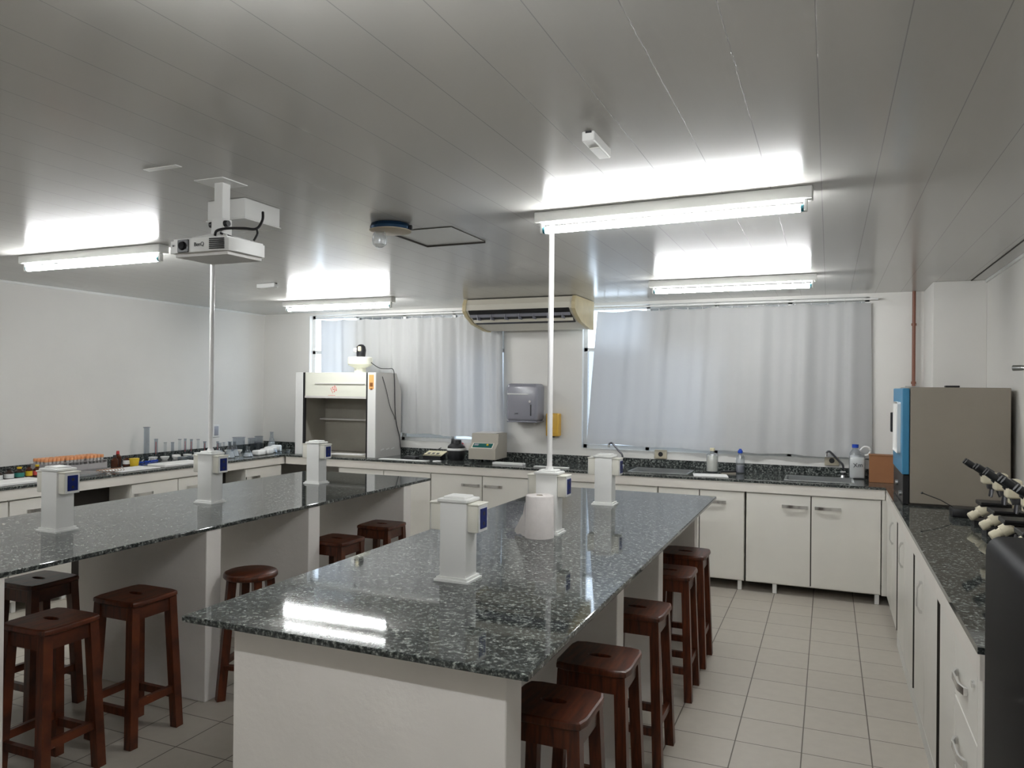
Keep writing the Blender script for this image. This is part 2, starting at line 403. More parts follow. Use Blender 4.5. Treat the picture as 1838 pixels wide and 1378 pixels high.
# ------------------------------------------------------------------ curtains
def curtain(name, label, TL, TR, BL, BR, amp, nf, seed, droop):
    y = WB - 0.058
    rnd = random.Random(seed); ph = [rnd.uniform(0, 6.28) for _ in range(5)]
    bm = bmesh.new(); NX, NZ = 220, 46; g = []
    for i in range(NX + 1):
        u = i / NX; row = []
        for j in range(NZ + 1):
            v = j / NZ
            xt = TL[0] + (TR[0]-TL[0])*u; xb = BL[0] + (BR[0]-BL[0])*u
            zt = TL[1] + (TR[1]-TL[1])*u - droop*abs(math.sin(u*PI*nf*0.5))
            zb = BL[1] + (BR[1]-BL[1])*u + 0.006*math.sin(u*31+ph[0])
            x = xt + (xb-xt)*v; z = zt + (zb-zt)*v
            a = amp[0] + (amp[1]-amp[0])*u
            f = math.sin(u*PI*2*nf*0.5 + ph[1] + 0.5*math.sin(v*2+ph[2])) + 0.5*math.sin(u*PI*nf*1.9 + ph[3]) + 0.35*math.sin(u*PI*nf*3.1+ph[4]+v)
            fold = a * f * (0.75 + 0.35*math.sin(v*PI))
            hem = 0.004 if v > 0.935 else 0.0
            row.append(bm.verts.new((x + 0.4*fold, y - 0.003 + fold - hem, z)))
        g.append(row)
    for i in range(NX):
        for j in range(NZ): bm.faces.new((g[i][j], g[i+1][j], g[i+1][j+1], g[i][j+1]))
    me = bpy.data.meshes.new('cloth'); bm.to_mesh(me); bm.free(); me.materials.append(MAT['curtain_cloth'])
    for p in me.polygons: p.use_smooth = True
    t = thing(name, label, 'curtain', ((TL[0]+TR[0])/2, y, 1.08), 0, 'grey window curtains')
    o = bpy.data.objects.new('cloth', me); COL.objects.link(o); o.parent = t; o.location = -Vector(t.location)
    r = MB().cyl((TL[0]-.08, y, C-.055), (TR[0]+.06, y, C-.055), .009, n=12).build('curtain_rod', 'plastic_white', t); r.location = -Vector(t.location)
    nr = 18
    for i in range(nr):
        u = (i+.5)/nr; x = TL[0]+(TR[0]-TL[0])*u; zt = TL[1] + (TR[1]-TL[1])*u
        q = MB().tube([(x, y-.013, C-.055), (x, y, C-.042), (x, y+.013, C-.055), (x, y+.008, zt-.01), (x, y-.01, zt-.014), (x, y-.013, C-.055)], .0018, 6).build('curtain_hook', 'plastic_white', t)
        q.location = -Vector(t.location)
    return t
curtain('curtain', 'wavy grey curtain over the left window behind the fume hood', (-5.29, 2.37), (-3.06, 2.365), (-5.27, 1.155), (-3.02, 1.105), (0.007, 0.022), 15, 3, 0.012)
curtain('curtain', 'wide flat grey curtain over the right window above the sinks', (-2.055, 2.37), (0.315, 2.385), (-2.15, 1.098), (0.33, 1.06), (0.005, 0.018), 13, 5, 0.012)

# ------------------------------------------------------------------ worktops with aprons
def granite_slab(rects, z0, z1):
    m = MB()
    for r in rects: m.box(r[0], r[1], r[2], r[3], z0, z1, 0.003, 1)
    return m
XL, YB, XR = -5.28, 6.345, 0.40
SINK = [(-1.62, -1.12), (-0.32, 0.18)]; SY = (6.52, 6.86)
# back worktop
t = thing('stone_worktop', 'speckled dark granite worktop running under both windows on the back wall', 'worktop', (-2.3, 6.69, T))
def atw(o, t): o.location = -Vector(t.location); return o
TH = 0.02; AP = 0.095
m = MB(); xs = [WL+.004, SINK[0][0], SINK[0][1], SINK[1][0], SINK[1][1], 0.716]
yb1 = WB-.004
m.box(xs[0], xs[1], YB, yb1, T-TH, T); m.box(xs[2], xs[3], YB, yb1, T-TH, T)
m.box(xs[4], XR, YB, yb1, T-TH, T); m.box(XR, 0.716, 6.452, yb1, T-TH, T); m.box(XR, WR-.004, YB, 6.446, T-TH, T)
for a, b in SINK:
    m.box(a, b, YB, SY[0], T-TH, T); m.box(a, b, SY[1], yb1, T-TH, T)
atw(m.build('slab', 'granite', t, smooth=False), t)
tag(MB().box(WL+.026, 0.716, WB-.024, WB-.004, T+.0005, T+.072).build('stone_upstand', 'granite', smooth=False), 'low granite upstand strip along the back wall under both windows', 'upstand')
atw(MB().box(XL+.02, XR, YB+.006, YB+.026, T-AP, T-TH).build('apron', 'apron_white', t, smooth=False), t)
# left worktop
t = thing('stone_worktop', 'speckled dark granite worktop along the left wall covered with glassware', 'worktop', (-5.7, 4, T))
atw(MB().box(WL+.004, XL, 0.6, YB-.002, T-TH, T).build('slab', 'granite', t, smooth=False), t)
tag(MB().box(WL+.004, WL+.024, 0.6, WB-.03, T+.0005, T+.050).build('stone_upstand', 'granite', smooth=False), 'low granite upstand strip along the left wall behind the glassware', 'upstand')
atw(MB().box(XL-.026, XL-.006, 0.6, YB+.026, T-AP, T-TH).build('apron', 'apron_white', t, smooth=False), t)
# right worktop
t = thing('stone_worktop', 'speckled dark granite worktop along the right wall carrying the incubator', 'worktop', (.74, 4.4, T))
atw(MB().box(XR, WR-.004, 2.515, YB-.002, T-TH, T).build('slab', 'granite', t, smooth=False), t)
tag(MB().box(WR-.024, WR-.004, 2.515, YB, T+.0005, T+.072).build('stone_upstand', 'granite', smooth=False), 'low granite upstand strip along the right wall behind incubator and microscopes', 'upstand')
atw(MB().box(XR+.006, XR+.026, 2.515, YB+.004, T-AP, T-TH).build('apron', 'apron_white', t, smooth=False), t)
# sinks and taps
for (a, b), nm in zip(SINK, ('stainless steel sink let into the back worktop, near the middle of the right curtain', 'stainless steel sink let into the back worktop beside the carton')):
    t = thing('sink', nm, 'sink', ((a+b)/2, (SY[0]+SY[1])/2, T-.15), 0, 'steel sinks in the back worktop')
    m = MB(); e = .012; z0 = T-.15; c, d = SY
    m.box(a+.002, b-.002, c+.002, d-.002, z0-.004, z0)
    m.box(a+.002, a+.006, c+.002, d-.002, z0, T); m.box(b-.006, b-.002, c+.002, d-.002, z0, T)
    m.box(a+.006, b-.006, c+.002, c+.006, z0, T); m.box(a+.006, b-.006, d-.006, d-.002, z0, T)
    atw(m.build('basin', 'steel', t, smooth=False), t)
    m = MB(); m.box(a-e, b+e, c-e, c+.004, T+.0003, T+.004); m.box(a-e, b+e, d-.004, d+e, T+.0003, T+.004)
    m.box(a-e, a+.004, c, d, T+.0003, T+.004); m.box(b-.004, b+e, c, d, T+.0003, T+.004)
    atw(m.build('rim', 'steel', t, smooth=False), t)
    atw(MB().cyl(((a+b)/2, (c+d)/2, z0), ((a+b)/2, (c+d)/2, z0+.003), .022).build('drain', 'dark_steel', t), t)
def tap(x, y, label):
    t = thing('water_tap', label, 'tap', (x, y, T), 0, 'gooseneck taps on the back worktop')
    MB().cyl((0, 0, 0), (0, 0, .02), .022, .018).build('base', 'chrome', t)
    MB().tube(smooth_path([(0, 0, .015), (0, 0, .10), (-.03, 0, .135), (-.075, 0, .185), (-.105, 0, .213), (-.125, 0, .208), (-.13, 0, .19)]), .0085, 10).build('spout', 'dark_steel', t)
    MB().cyl((-.13, 0, .20), (-.132, 0, .172), .011, .012, n=12).build('aerator', 'chrome', t)
    MB().cyl((0, -.015, .045), (0, -.05, .05), .008, n=10).cyl((-.02, -.05, .05), (.02, -.05, .05), .007, n=10).build('handle', 'chrome', t)
    return t
tap(-1.79, 6.93, 'dark curved water tap behind the rearmost outlet column')
tap(0.115, 6.93, 'dark curved water tap left of the cardboard box')

# ------------------------------------------------------------------ base cabinets
ZC0, ZC1 = 0.075, T-AP-.002
def bow_handle(w, mt='chrome'):
    # horizontal flat bow handle, centred, standing off along -y
    m = MB(); m.prism([(-w/2, 0), (-w/2, -.012), (-w*.30, -.024), (w*.30, -.024), (w/2, -.012), (w/2, 0), (w/2-.010, 0), (w/2-.012, -.007), (w*.28, -.018), (-w*.28, -.018), (-w/2+.012, -.007), (-w/2+.010, 0)], 'z', -.012, .012)
    return m
def cabinet(x0, x1, splits, handles, label, legs, loc, rz, depth=0.62, vertical=False, z0=ZC0, drawers=None):
    """built with its front on local y=0 facing -y"""
    t = thing('base_cabinet', label, 'cabinet', loc, rz, 'white base cabinets under the worktops')
    bd = MB(); e = .016
    bd.box(x0+.001, x0+.001+e, .018, depth, z0, ZC1); bd.box(x1-.001-e, x1-.001, .018, depth, z0, ZC1); bd.box(x0+.001+e, x1-.001-e, .018, depth, z0, z0+e); bd.box(x0+.001+e, x1-.001-e, depth-.006, depth, z0+e, ZC1)
    bd.box(x0+.001+e, x1-.001-e, .018, .045, ZC1-.05, ZC1)
    bd.build('body', 'cabinet_white', t, smooth=False)
    MB().box(x0+.012, x1-.012, .0165, .0185, z0+.012, ZC1-.008).build('door_gap', 'gap_dark', t, smooth=False)
    g = .004
    for k in range(len(splits)-1):
        a, b = splits[k] + g, splits[k+1] - g
        d = MB().box(a, b, 0, .0165, z0+.008, ZC1-.008, .002, 1).build('door', 'cabinet_white', t, smooth=False)
        h = handles[k]
        if h is None: continue
        if vertical:
            q = bow_handle(.15).build('handle', 'chrome', d); q.rotation_euler = (0, PI/2, 0); q.location = (h, -.0005, .66)
        else:
            q = bow_handle(.19).build('handle', 'chrome', d); q.location = (h, -.0005, .708)
    for lx in legs:
        MB().box(lx-.016, lx+.016, .02, .052, 0, z0+.001, .002, 1).build('foot', 'plastic_white', t)
        MB().box(lx-.016, lx+.016, depth-.05, depth-.018, 0, z0+.001, .002, 1).build('foot', 'plastic_white', t)
    return t
F = 6.36
cabinet(-.613, .376, [-.613, -.122, .376], [-.243, .0], 'white two-door base cabinet nearest the right-hand corner of the back wall', [-.39, .35], (0, F, 0), 0)
cabinet(-1.33, -.625, [-1.33, -.985, -.625], [-1.09, -.865], 'white two-door base cabinet behind the far end of the near bench', [-1.3, -.66], (0, F, 0), 0)
cabinet(-2.44, -1.335, [-2.44, -1.885, -1.335], [-2.01, -1.76], 'white two-door base cabinet hidden behind the paper roll and outlet columns', [-2.4, -1.38], (0, F, 0), 0)
cabinet(-3.525, -2.445, [-3.525, -2.98, -2.445], [-3.097, -2.867], 'white two-door base cabinet under the centrifuge', [-3.48, -2.5], (0, F, 0), 0)
cabinet(-4.60, -3.53, [-4.60, -4.06, -3.53], [-4.18, -3.94], 'white two-door base cabinet under the fume hood', [-4.56, -3.57], (0, F, 0), 0)
# dark boards put in for the shade inside the left run's open bays
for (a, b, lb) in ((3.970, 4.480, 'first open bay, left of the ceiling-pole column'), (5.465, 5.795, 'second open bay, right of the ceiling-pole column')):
    tag(MB().box(-5.56, -5.545, a, b, .0, ZC1, .001, 1).build('shade_board', 'gap_dark', smooth=False), 'dark board added for shade in the ' + lb, 'board')
# filler panel in the right corner
struct(MB().box(.380, .4255, F-.004, F+.014, ZC0, ZC1, .001, 1).build('trim_4', 'cabinet_white', smooth=False))
# right wall run, fronts facing -x at x=.414 ; local x runs along +y of the room reversed
def rcab(y0, y1, hs, label, splits=None):
    # local x -> world -y ; rotate -90deg : local (x,y) -> (y, -x) so local -y faces -x
    s = [-y1, -(y0+y1)/2, -y0] if splits is None else splits
    t = cabinet(-y1, -y0, s, hs, label, [-y1+.05, -y0-.05], (.414, 0, 0), -PI/2, .60, True)
    MB().box(-y0-.003, -y0+.001, .0005, .03, ZC0+.008, ZC1-.008).build('gap_shade_strip', 'gap_dark', t, smooth=False)  # dark strip painting the shade in the gap between neighbouring cabinets
    return t
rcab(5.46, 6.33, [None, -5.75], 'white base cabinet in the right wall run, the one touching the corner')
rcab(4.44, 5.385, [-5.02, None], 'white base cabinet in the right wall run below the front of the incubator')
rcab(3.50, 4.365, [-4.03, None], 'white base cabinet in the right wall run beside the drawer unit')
# drawer unit
t = thing('drawer_unit', 'white drawer unit with lock beside the dark grey cabinet', 'drawers', (.414, 0, 0), -PI/2)
MB().box(-3.415, -2.52, .018, .60, ZC0, ZC1, .001, 1).build('body', 'cabinet_white', t, smooth=False)
d = MB().box(-3.412, -3.03, 0, .0165, ZC0+.008, ZC1-.008, .002, 1).build('door', 'cabinet_white', t, smooth=False)
for (a, b) in ((.585, ZC1-.008), (.34, .58), (.085, .335)):
    d = MB().box(-3.025, -2.60, 0, .0165, a, b, .002, 1).build('drawer', 'cabinet_white', t, smooth=False)
    q = bow_handle(.19).build('handle', 'chrome', d); q.location = (-2.86, -.0005, (a+b)/2-.01)
    if a > .5: MB().cyl((-2.655, 0, .745), (-2.655, -.008, .745), .011).build('lock', 'chrome', d)
MB().box(-2.597, -2.52, 0, .0165, ZC0+.004, ZC1, .001, 1).build('side_panel', 'cabinet_white', t, smooth=False)
# plinths
tag(MB().box(.4155, .427, 2.52, 5.42, .0, .0735).build('plinth_board', 'plinth_white', smooth=False), 'low white plinth board along the floor under the right wall cabinets', 'plinth')
# left wall run, fronts facing +x at x=-5.294 ; rotate +90: local (x,y)->(-y,x) so local -y faces +x
def lcab(y0, y1, splits, hs, label):
    return cabinet(y0, y1, splits, hs, label, [y0+.05, y1-.05], (-5.296, 0, 0), PI/2, .82)
lcab(1.7, 2.58, [1.7, 2.14, 2.58], [2.03, 2.25], 'white two-door base cabinet on the left wall, the one seen between near stools')
lcab(2.585, 3.48, [2.585, 3.03, 3.48], [2.92, 3.14], 'white two-door base cabinet on the left wall at the left picture edge')
lcab(3.485, 3.965, [3.485, 3.965], [3.70], 'white single-door base cabinet on the left wall before the first open bay')
lcab(4.485, 5.46, [4.485, 4.97, 5.46], [4.60, 5.16], 'white two-door base cabinet on the left wall between the two open bays')
lcab(5.80, 6.33, [5.80, 6.33], [5.90], 'white single-door base cabinet on the left wall nearest the fume hood')

# ------------------------------------------------------------------ island benches
PY = [(1.84, 1.95), (2.98, 3.085), (3.79, 3.895), (4.90, 5.00)]
def island(x0, x1, px0, px1, py, label):
    t = thing('laboratory_bench', label, 'lab bench', ((x0+x1)/2, 3.53, 0), 0, 'granite topped island benches')
    m = MB(); m.box(x0, x1, 1.787, 5.285, T-TH, T, .004, 2)
    atw(m.build('countertop', 'granite', t, smooth=False), t)
    for a, b in py:
        atw(MB().box(px0, px1, a, b, 0, T-TH, .003, 1).build('support_panel', 'masonry_paint', t, smooth=False), t)
    return t
island(-1.885, -.703, -1.72, -.785, PY, 'long granite island bench nearest the camera with paper roll on it')
island(-4.125, -2.928, -3.88, -2.938, [(1.82, 1.92), (2.943, 3.045), (3.765, 3.875), (4.885, 4.99)], 'long granite island bench on the left, farther from the camera')

# ------------------------------------------------------------------ outlet columns
def outlet_column(loc, label, pole):
    t = thing('outlet_column', label, 'outlet column', loc, 0, 'white socket columns on the island benches')
    MB().box(-.056, .056, -.048, .048, .012, .302, .005, 2).build('column', 'plastic_white', t)
    m = MB(); m.prism([(-.072, -.062), (.072, -.062), (.072, .062), (-.072, .062)], 'z', 0, .008)
    m.prism([(-.064, -.056), (.064, -.056), (.064, .056), (-.064, .056)], 'z', .008, .017)
    m.build('base_flange', 'plastic_white', t)
    MB().box(-.064, .064, -.056, .056, .298, .311, .004, 2).box(-.046, .046, -.040, .040, .308, .320, .005, 2).build('cap', 'plastic_white', t)
    for s in (1, -1):
        b = MB().box(min(s*.056, s*.100), max(s*.056, s*.100), -.040, .044, .188, .292, .006, 2).build('socket_box', 'plastic_cream', t)
        MB().box(min(s*.100, s*.1035), max(s*.100, s*.1035), -.036, .040, .190, .290, .0015, 1).build('frame', 'plastic_white', b)
        MB().box(min(s*.1035, s*.106), max(s*.1035, s*.106), -.026, .030, .202, .278, .001, 1).build('blue_socket_plate', 'blue_panel', b)['label'] = 'dark blue socket plate'
        if s > 0:
            for zz in (.220, .258): MB().cyl((s*.1058, .002, zz), (s*.1068, .002, zz), .008, n=10).build('socket', 'black', b)
        MB().box(min(s*.050, s*.104), max(s*.050, s*.104), -.044, .048, .289, .296, .002, 1).build('lid', 'plastic_cream', b)
    if pole:
        MB().cyl((0, 0, .32), (0, 0, C-T-.001), .0135, n=18).build('conduit_pole', 'pvc_white', t)
        MB().cyl((0, 0, .32), (0, 0, .335), .021, .017, n=18).build('pole_collar', 'pvc_white', t)
    return t
XI, XJ = -1.300, -3.535
outlet_column((XI, 2.565, T), 'white socket column standing nearest the camera on the near bench', False)
outlet_column((XI, 3.575, T), 'white socket column with ceiling pole behind the paper roll', True)
outlet_column((XI, 4.605, T), 'white socket column at the far end of the near bench', False)
outlet_column((XJ, 2.565, T), 'leftmost white socket column, standing on the left bench', False)
outlet_column((XJ, 3.565, T), 'white socket column with ceiling pole on the left bench', True)
outlet_column((XJ, 4.615, T), 'white socket column on the left bench in front of the fume hood', False)

# paper towel roll
t = thing('paper_towel_roll', 'grey-white paper towel roll with a torn loose end standing on near bench', 'paper roll', (-1.306, 3.455, T))
m = MB(); n = 40
m.lathe([(.017, .205), (.066, .205), (.0685, .202), (.0725, 0.0), (.017, 0.0)], (0, 0, 0), n)
m.build('roll', 'paper_roll', t, angle=60)
MB().lathe([(.0165, .204), (.0165, .001)], (0, 0, 0), 20).build('core', 'disc_beige', t)
bm = bmesh.new(); L = []
pts = [(-.066, -.030), (-.080, -.022), (-.098, -.012), (-.118, .002), (-.140, .020)]
ztop = [.170, .110, .085, .050, .024]; zbot = [.002, .002, .010, .002, .012]
V = [[bm.verts.new((x, y, zt)), bm.verts.new((x, y, zb))] for (x, y), zt, zb in zip(pts, ztop, zbot)]
for a, b in zip(V, V[1:]): bm.faces.new((a[0], b[0], b[1], a[1]))
me = bpy.data.meshes.new('loose_sheet'); bm.to_mesh(me); bm.free(); me.materials.append(MAT['paper_roll'])
o = bpy.data.objects.new('loose_sheet', me); COL.objects.link(o); o.parent = t
sm = o.modifiers.new('s', 'SOLIDIFY'); sm.thickness = .0012

# ------------------------------------------------------------------ stools
def seat_mesh(w, d, z0, z1, hole=True):
    m = MB(); n = 32; bm = m.bm
    def outer(k, ins):
        a = 2*PI*k/n; c, s = math.cos(a), math.sin(a); p = 9
        r = (abs(c)**p + abs(s)**p) ** (-1/p)
        return (c*r*(w/2-ins), s*r*(d/2-ins))
    def inner(k, g=1.0):
        a = 2*PI*k/n; return (math.cos(a)*.040*g, math.sin(a)*.016*g)
    lay = [(outer, 0.006, z0), (outer, 0, z0+.006), (outer, 0, z1-.008), (outer, .002, z1-.003), (outer, .008, z1)]
    rings = [[bm.verts.new((*f(k, i), z)) for k in range(n)] for f, i, z in lay]
    it = [bm.verts.new((*inner(k, 1.12), z1)) for k in range(n)]; im = [bm.verts.new((*inner(k), z1-.004)) for k in range(n)]; ib = [bm.verts.new((*inner(k), z0)) for k in range(n)]
    rings = rings + [it, im, ib, rings[0]]
    for A, B in zip(rings, rings[1:]):
        for k in range(n): bm.faces.new((A[k], A[(k+1) % n], B[(k+1) % n], B[k]))
    return m
ZS = .650
def square_stool(loc, rz, label):
    t = thing('square_stool', label, 'stool', loc, rz, 'dark wooden lab stools')
    w, d = .275, .268
    seat_mesh(w, d, ZS-.026, ZS).build('seat', 'stool_wood', t, angle=22)
    tp, bt = .103, .128
    for sx in (-1, 1):
        for sy in (-1, 1):
            MB().bar((sx*tp, sy*tp, ZS-.025), (sx*bt, sy*bt, 0.0005), .040, .040, (1, 0, 0)).build('leg', 'stool_wood', t, smooth=False)
    def at(z): k = (ZS-.025-z)/(ZS-.025); return tp + (bt-tp)*k
    q = at(ZS-.06)
    m = MB()
    for s in (-1, 1):
        m.box(-q+.018, q-.018, s*(q+.002)-.011, s*(q+.002)+.011, ZS-.088, ZS-.0265); m.box(s*(q+.002)-.011, s*(q+.002)+.011, -q+.018, q-.018, ZS-.088, ZS-.0265)
    m.build('apron', 'stool_wood', t, smooth=False)
    for s in (-1, 1):
        a = at(.16); MB().bar((-a, s*a, .155), (a, s*a, .155), .022, .034, (0, 1, 0)).build('stretcher', 'stool_wood', t, smooth=False)
        a = at(.20); MB().bar((s*a, -a, .185), (s*a, a, .185), .022, .034, (1, 0, 0)).build('stretcher', 'stool_wood', t, smooth=False)
    return t
st = square_stool((-.790, 2.235, 0), 0, 'square brown stool nearest the camera, right side of the near bench')
dup(st, (-.770, 2.680, 0), 0.015, 'square brown stool at the near bench, second nearest the camera')
dup(st, (-.790, 3.350, 0), -0.01, 'square brown stool at the near bench, third nearest the camera')
dup(st, (-.792, 4.105, 0), 0.01, 'square brown stool at the near bench, second from its far end')
dup(st, (-.796, 4.620, 0), 0, 'square brown stool at the far end of the near bench')
dup(st, (-2.990, 2.565, 0), 0, 'square brown stool just left of the near bench corner, by the left bench')
dup(st, (-2.985, 2.145, 0), 0.02, 'square brown stool in the lower left corner in front of two others')
dup(st, (-3.660, 2.560, 0), 0.01, 'square brown stool on the far side of the left bench')
dup(st, (-2.915, 4.025, 0), 0.0, 'square brown stool partly hidden by a panel of the left bench')
dup(st, (-2.940, 4.590, 0), 0.03, 'square brown stool farthest away along the left bench')
# round stool
t = thing('round_stool', 'round-seated brown wooden stool beside the left bench', 'stool', (-2.81, 3.125, 0))
MB().lathe([(0, ZS), (.125, ZS), (.134, ZS-.004), (.138, ZS-.012), (.138, ZS-.024), (.130, ZS-.032), (0, ZS-.032)], (0, 0, 0), 40).build('seat', 'stool_wood', t, angle=50)
for k in range(4):
    a = PI/4 + k*PI/2 + .25
    MB().bar((math.cos(a)*.098, math.sin(a)*.098, ZS-.031), (math.cos(a)*.15, math.sin(a)*.15, .0005), .042, .042, (math.cos(a), math.sin(a), 0)).build('leg', 'stool_wood', t, smooth=False)
    b = a + PI/2
    r = .138
    MB().bar((math.cos(a)*r, math.sin(a)*r, .17 + .02*(k % 2)), (math.cos(b)*r, math.sin(b)*r, .17 + .02*(k % 2)), .022, .032, (0, 0, 1)).build('stretcher', 'stool_wood', t, smooth=False)

# ------------------------------------------------------------------ fluorescent lamps
def lamp(x0, x1, y, rz, label):
    cx = (x0+x1)/2; L = (x1-x0)/2
    t = thing('fluorescent_lamp', label, 'ceiling lamp', (cx, y, C), rz, 'fluorescent ceiling lamps')
    MB().box(-L, L, -.037, .037, -.050, -.001, .003, 1).build('housing', 'lamp_body', t, smooth=False)
    MB().cyl((-L+.045, 0, -.082), (L-.045, 0, -.082), .0165, n=20).build('light_tube', 'tube_light', t)
    for s in (-1, 1):
        MB().box(min(s*(L-.02), s*(L-.034)), max(s*(L-.02), s*(L-.034)), -.014, .014, -.098, -.050, .003, 1).build('tube_holder', 'plastic_white', t)
        MB().cyl((s*(L-.046), 0, -.082), (s*(L-.034), 0, -.082), .0168, n=16).build('tube_cap', 'teal', t)
    return t
lamp(-1.285, -.065, 3.300, -.045, 'lit fluorescent ceiling lamp above the near bench, the largest in view')
lamp(-1.279, -.085, 5.735, 0.0, 'lit fluorescent ceiling lamp in front of the right window curtain')
lamp(-4.982, -3.727, 5.975, 0.0, 'lit fluorescent ceiling lamp above the fume hood')
lamp(-4.890, -3.640, 3.290, 0.0, 'lit fluorescent ceiling lamp left of the projector')
lamp(-1.285, -.065, 0.85, 0.0, 'fluorescent ceiling lamp behind the camera on the right')
lamp(-4.890, -3.640, 0.85, 0.0, 'fluorescent ceiling lamp behind the camera on the left')

# ------------------------------------------------------------------ ceiling items
# projector with mount
t = thing('projector', 'white ceiling projector with black lens hanging from a short bracket', 'projector', (-2.30, 2.36, C))
b = MB().prism([(-.152, -.112), (-.10, -.118), (.08, -.116), (.14, -.10), (.152, -.07), (.150, .09), (.13, .105), (-.13, .105), (-.150, .09)], 'z', -.302, -.252).build('body', 'plastic_white', t)
MB().prism([(-.135, -.10), (.13, -.095), (.135, .09), (-.13, .09)], 'z', -.316, -.302).build('bottom_cover', 'hood_side', b)
MB().prism([(-.14, -.108), (.13, -.100), (.14, .092), (-.135, .092)], 'z', -.252, -.244).build('top_cover', 'plastic_white', b)
MB().box(-.105, -.048, -.1235, -.116, -.302, -.251, .002, 1).build('lens_frame', 'black', b)
MB().cyl((-.077, -.1235, -.276), (-.077, -.131, -.276), .018, .015).build('lens', 'fridge_grey', b)
g = MB(); 
for k in range(6): g.box(.060, .128, -.119+.003*k*0, -.1145, -.296+.0075*k, -.2915+.0075*k, rot=Matrix.Rotation(0.12, 3, 'Z'), org=(.09, -.115, -.27))
g.build('vent_grille', 'black', b, smooth=False)
MB().cyl((-.132, -.117, -.272), (-.132, -.120, -.272), .004, n=8).build('sensor', 'black', b)
text_mesh('BenQ', .022, 'ink', 'maker_name', b, (0.005, -.1185, -.274), (PI/2, 0, 0))
MB().box(-.022, .022, -.015, .030, -.175, -.001, .002, 1).build('mount_tube', 'plastic_white', t)
MB().box(-.075, .075, -.07, .07, -.0045, -.0005).build('ceiling_plate', 'plastic_white', t, smooth=False)
m = MB(); m.box(-.030, .030, -.022, .034, -.215, -.15, .003, 1); m.bar((-.09, -.06, -.236), (0, 0, -.21), .012, .006, (0, 0, 1)); m.bar((.09, -.06, -.236), (0, 0, -.21), .012, .006, (0, 0, 1))
m.bar((.09, .07, -.236), (0, 0, -.21), .012, .006, (0, 0, 1)); m.bar((-.09, .07, -.236), (0, 0, -.21), .012, .006, (0, 0, 1)); m.cyl((0, 0, -.21), (0, 0, -.244), .012)
m.build('bracket', 'plastic_white', t)
for s in (-1, 1): MB().cyl((s*.031, -.006, -.172), (s*.048, -.006, -.172), .014, .012, n=14).build('clamp_knob', 'black', t)
MB().box(-.10, -.086, .02, .034, -.245, -.215, .002, 1).build('foot_screw', 'black', b)
MB().tube(smooth_path([(.0, -.03, -.222), (.015, -.035, -.205), (.06, -.03, -.198), (.12, -.0, -.196), (.15, .04, -.192), (.145, .08, -.15), (.13, .10, -.11)]), .0055).build('cable', 'black', t)
MB().tube(smooth_path([(.145, .045, -.19), (.165, .03, -.215), (.155, .02, -.245)]), .0045).build('cable', 'black', t)
MB().tube(smooth_path([(.03, -.03, -.215), (.07, -.03, -.228), (.11, -.02, -.243)]), .0045).build('cable', 'black', t)
# white junction box behind the projector
t = thing('ceiling_box', 'white rectangular box on the ceiling right behind the projector', 'box', (-2.485, 2.69, C))
MB().box(-.108, .108, -.11, .12, -.090, -.001, .003, 1).build('body', 'plastic_white', t, smooth=False)
MB().box(-.113, .113, -.115, .125, -.095, -.090, .001, 1).build('cover', 'plastic_white', t, smooth=False)
# small access plate marks on ceiling
tag(MB().box(-2.44, -2.27, 2.10, 2.13, C-.003, C-.0005).build('ceiling_strip', 'plastic_white', smooth=False), 'thin white cover strip on the ceiling just in front of the projector bracket', 'strip')
# sensors
def spot(loc, rz, label):
    t = thing('emergency_fitting', label, 'small fitting', loc, rz, 'small grey boxes on the ceiling')
    MB().box(-.021, .021, -.10, .10, -.034, -.001, .003, 1).build('body', 'plastic_white', t, smooth=False)
    MB().box(-.017, .017, -.03, .085, -.036, -.034).build('lens', 'lamp_body', t, smooth=False)
    MB().box(-.008, .012, -.1025, -.10, -.008, -.002).build('slot', 'black', t, smooth=False)
spot((-.718, 2.405, C), 0, 'small pale grey box on the ceiling above the near bench')
spot((-4.235, 4.86, C), PI/2-.1, 'small pale grey box on the ceiling beyond the projector')
# round lamp fitting
t = thing('round_light_fitting', 'round beige ceiling fitting with dark blue rim and hanging glass cup', 'light fitting', (-2.065, 3.275, C))
MB().lathe([(.05, -.001), (.098, -.004), (.104, -.020), (.100, -.034), (.05, -.034)], (0, 0, 0), 40).build('rim', 'blue_foil', t)
MB().lathe([(0, -.043), (.085, -.043), (.106, -.038), (.106, -.0345), (0, -.0345)], (0, 0, 0), 40).build('base_disc', 'disc_beige', t)
MB().lathe([(.026, -.044), (.034, -.06), (.038, -.085), (.034, -.108), (.018, -.122), (0, -.126)], (-.045, -.03, 0), 24).build('glass_cup', 'lab_plastic', t)
for a in (0.2, 2.6): MB().box(-.014, .014, -.008, .008, -.034, -.01, .002, 1, rot=Matrix.Rotation(a, 3, 'Z'), org=(0, 0, 0)).build('clip', 'black', t).location = (.102*math.cos(a), .102*math.sin(a), 0)
# hatch
t = thing('ceiling_hatch', 'square ceiling hatch standing slightly open next to the round fitting', 'hatch', (-1.985, 3.64, C))
m = MB(); a, b = .185, .205
m.box(-a, a, b-.002, b+.008, -.0115, -.0005); m.box(-a-.006, -a, -b, b+.008, -.0115, -.0005)
m.box(-a, a, -b-.002, -b, -.0035, -.0005); m.box(a, a+.002, -b-.002, b, -.0035, -.0005)
m.build('frame', 'gap_dark', t, smooth=False)
MB().box(-a+.002, a-.002, -b+.002, b-.004, -.0035, -.001).build('panel', 'plastic_white', t, smooth=False)

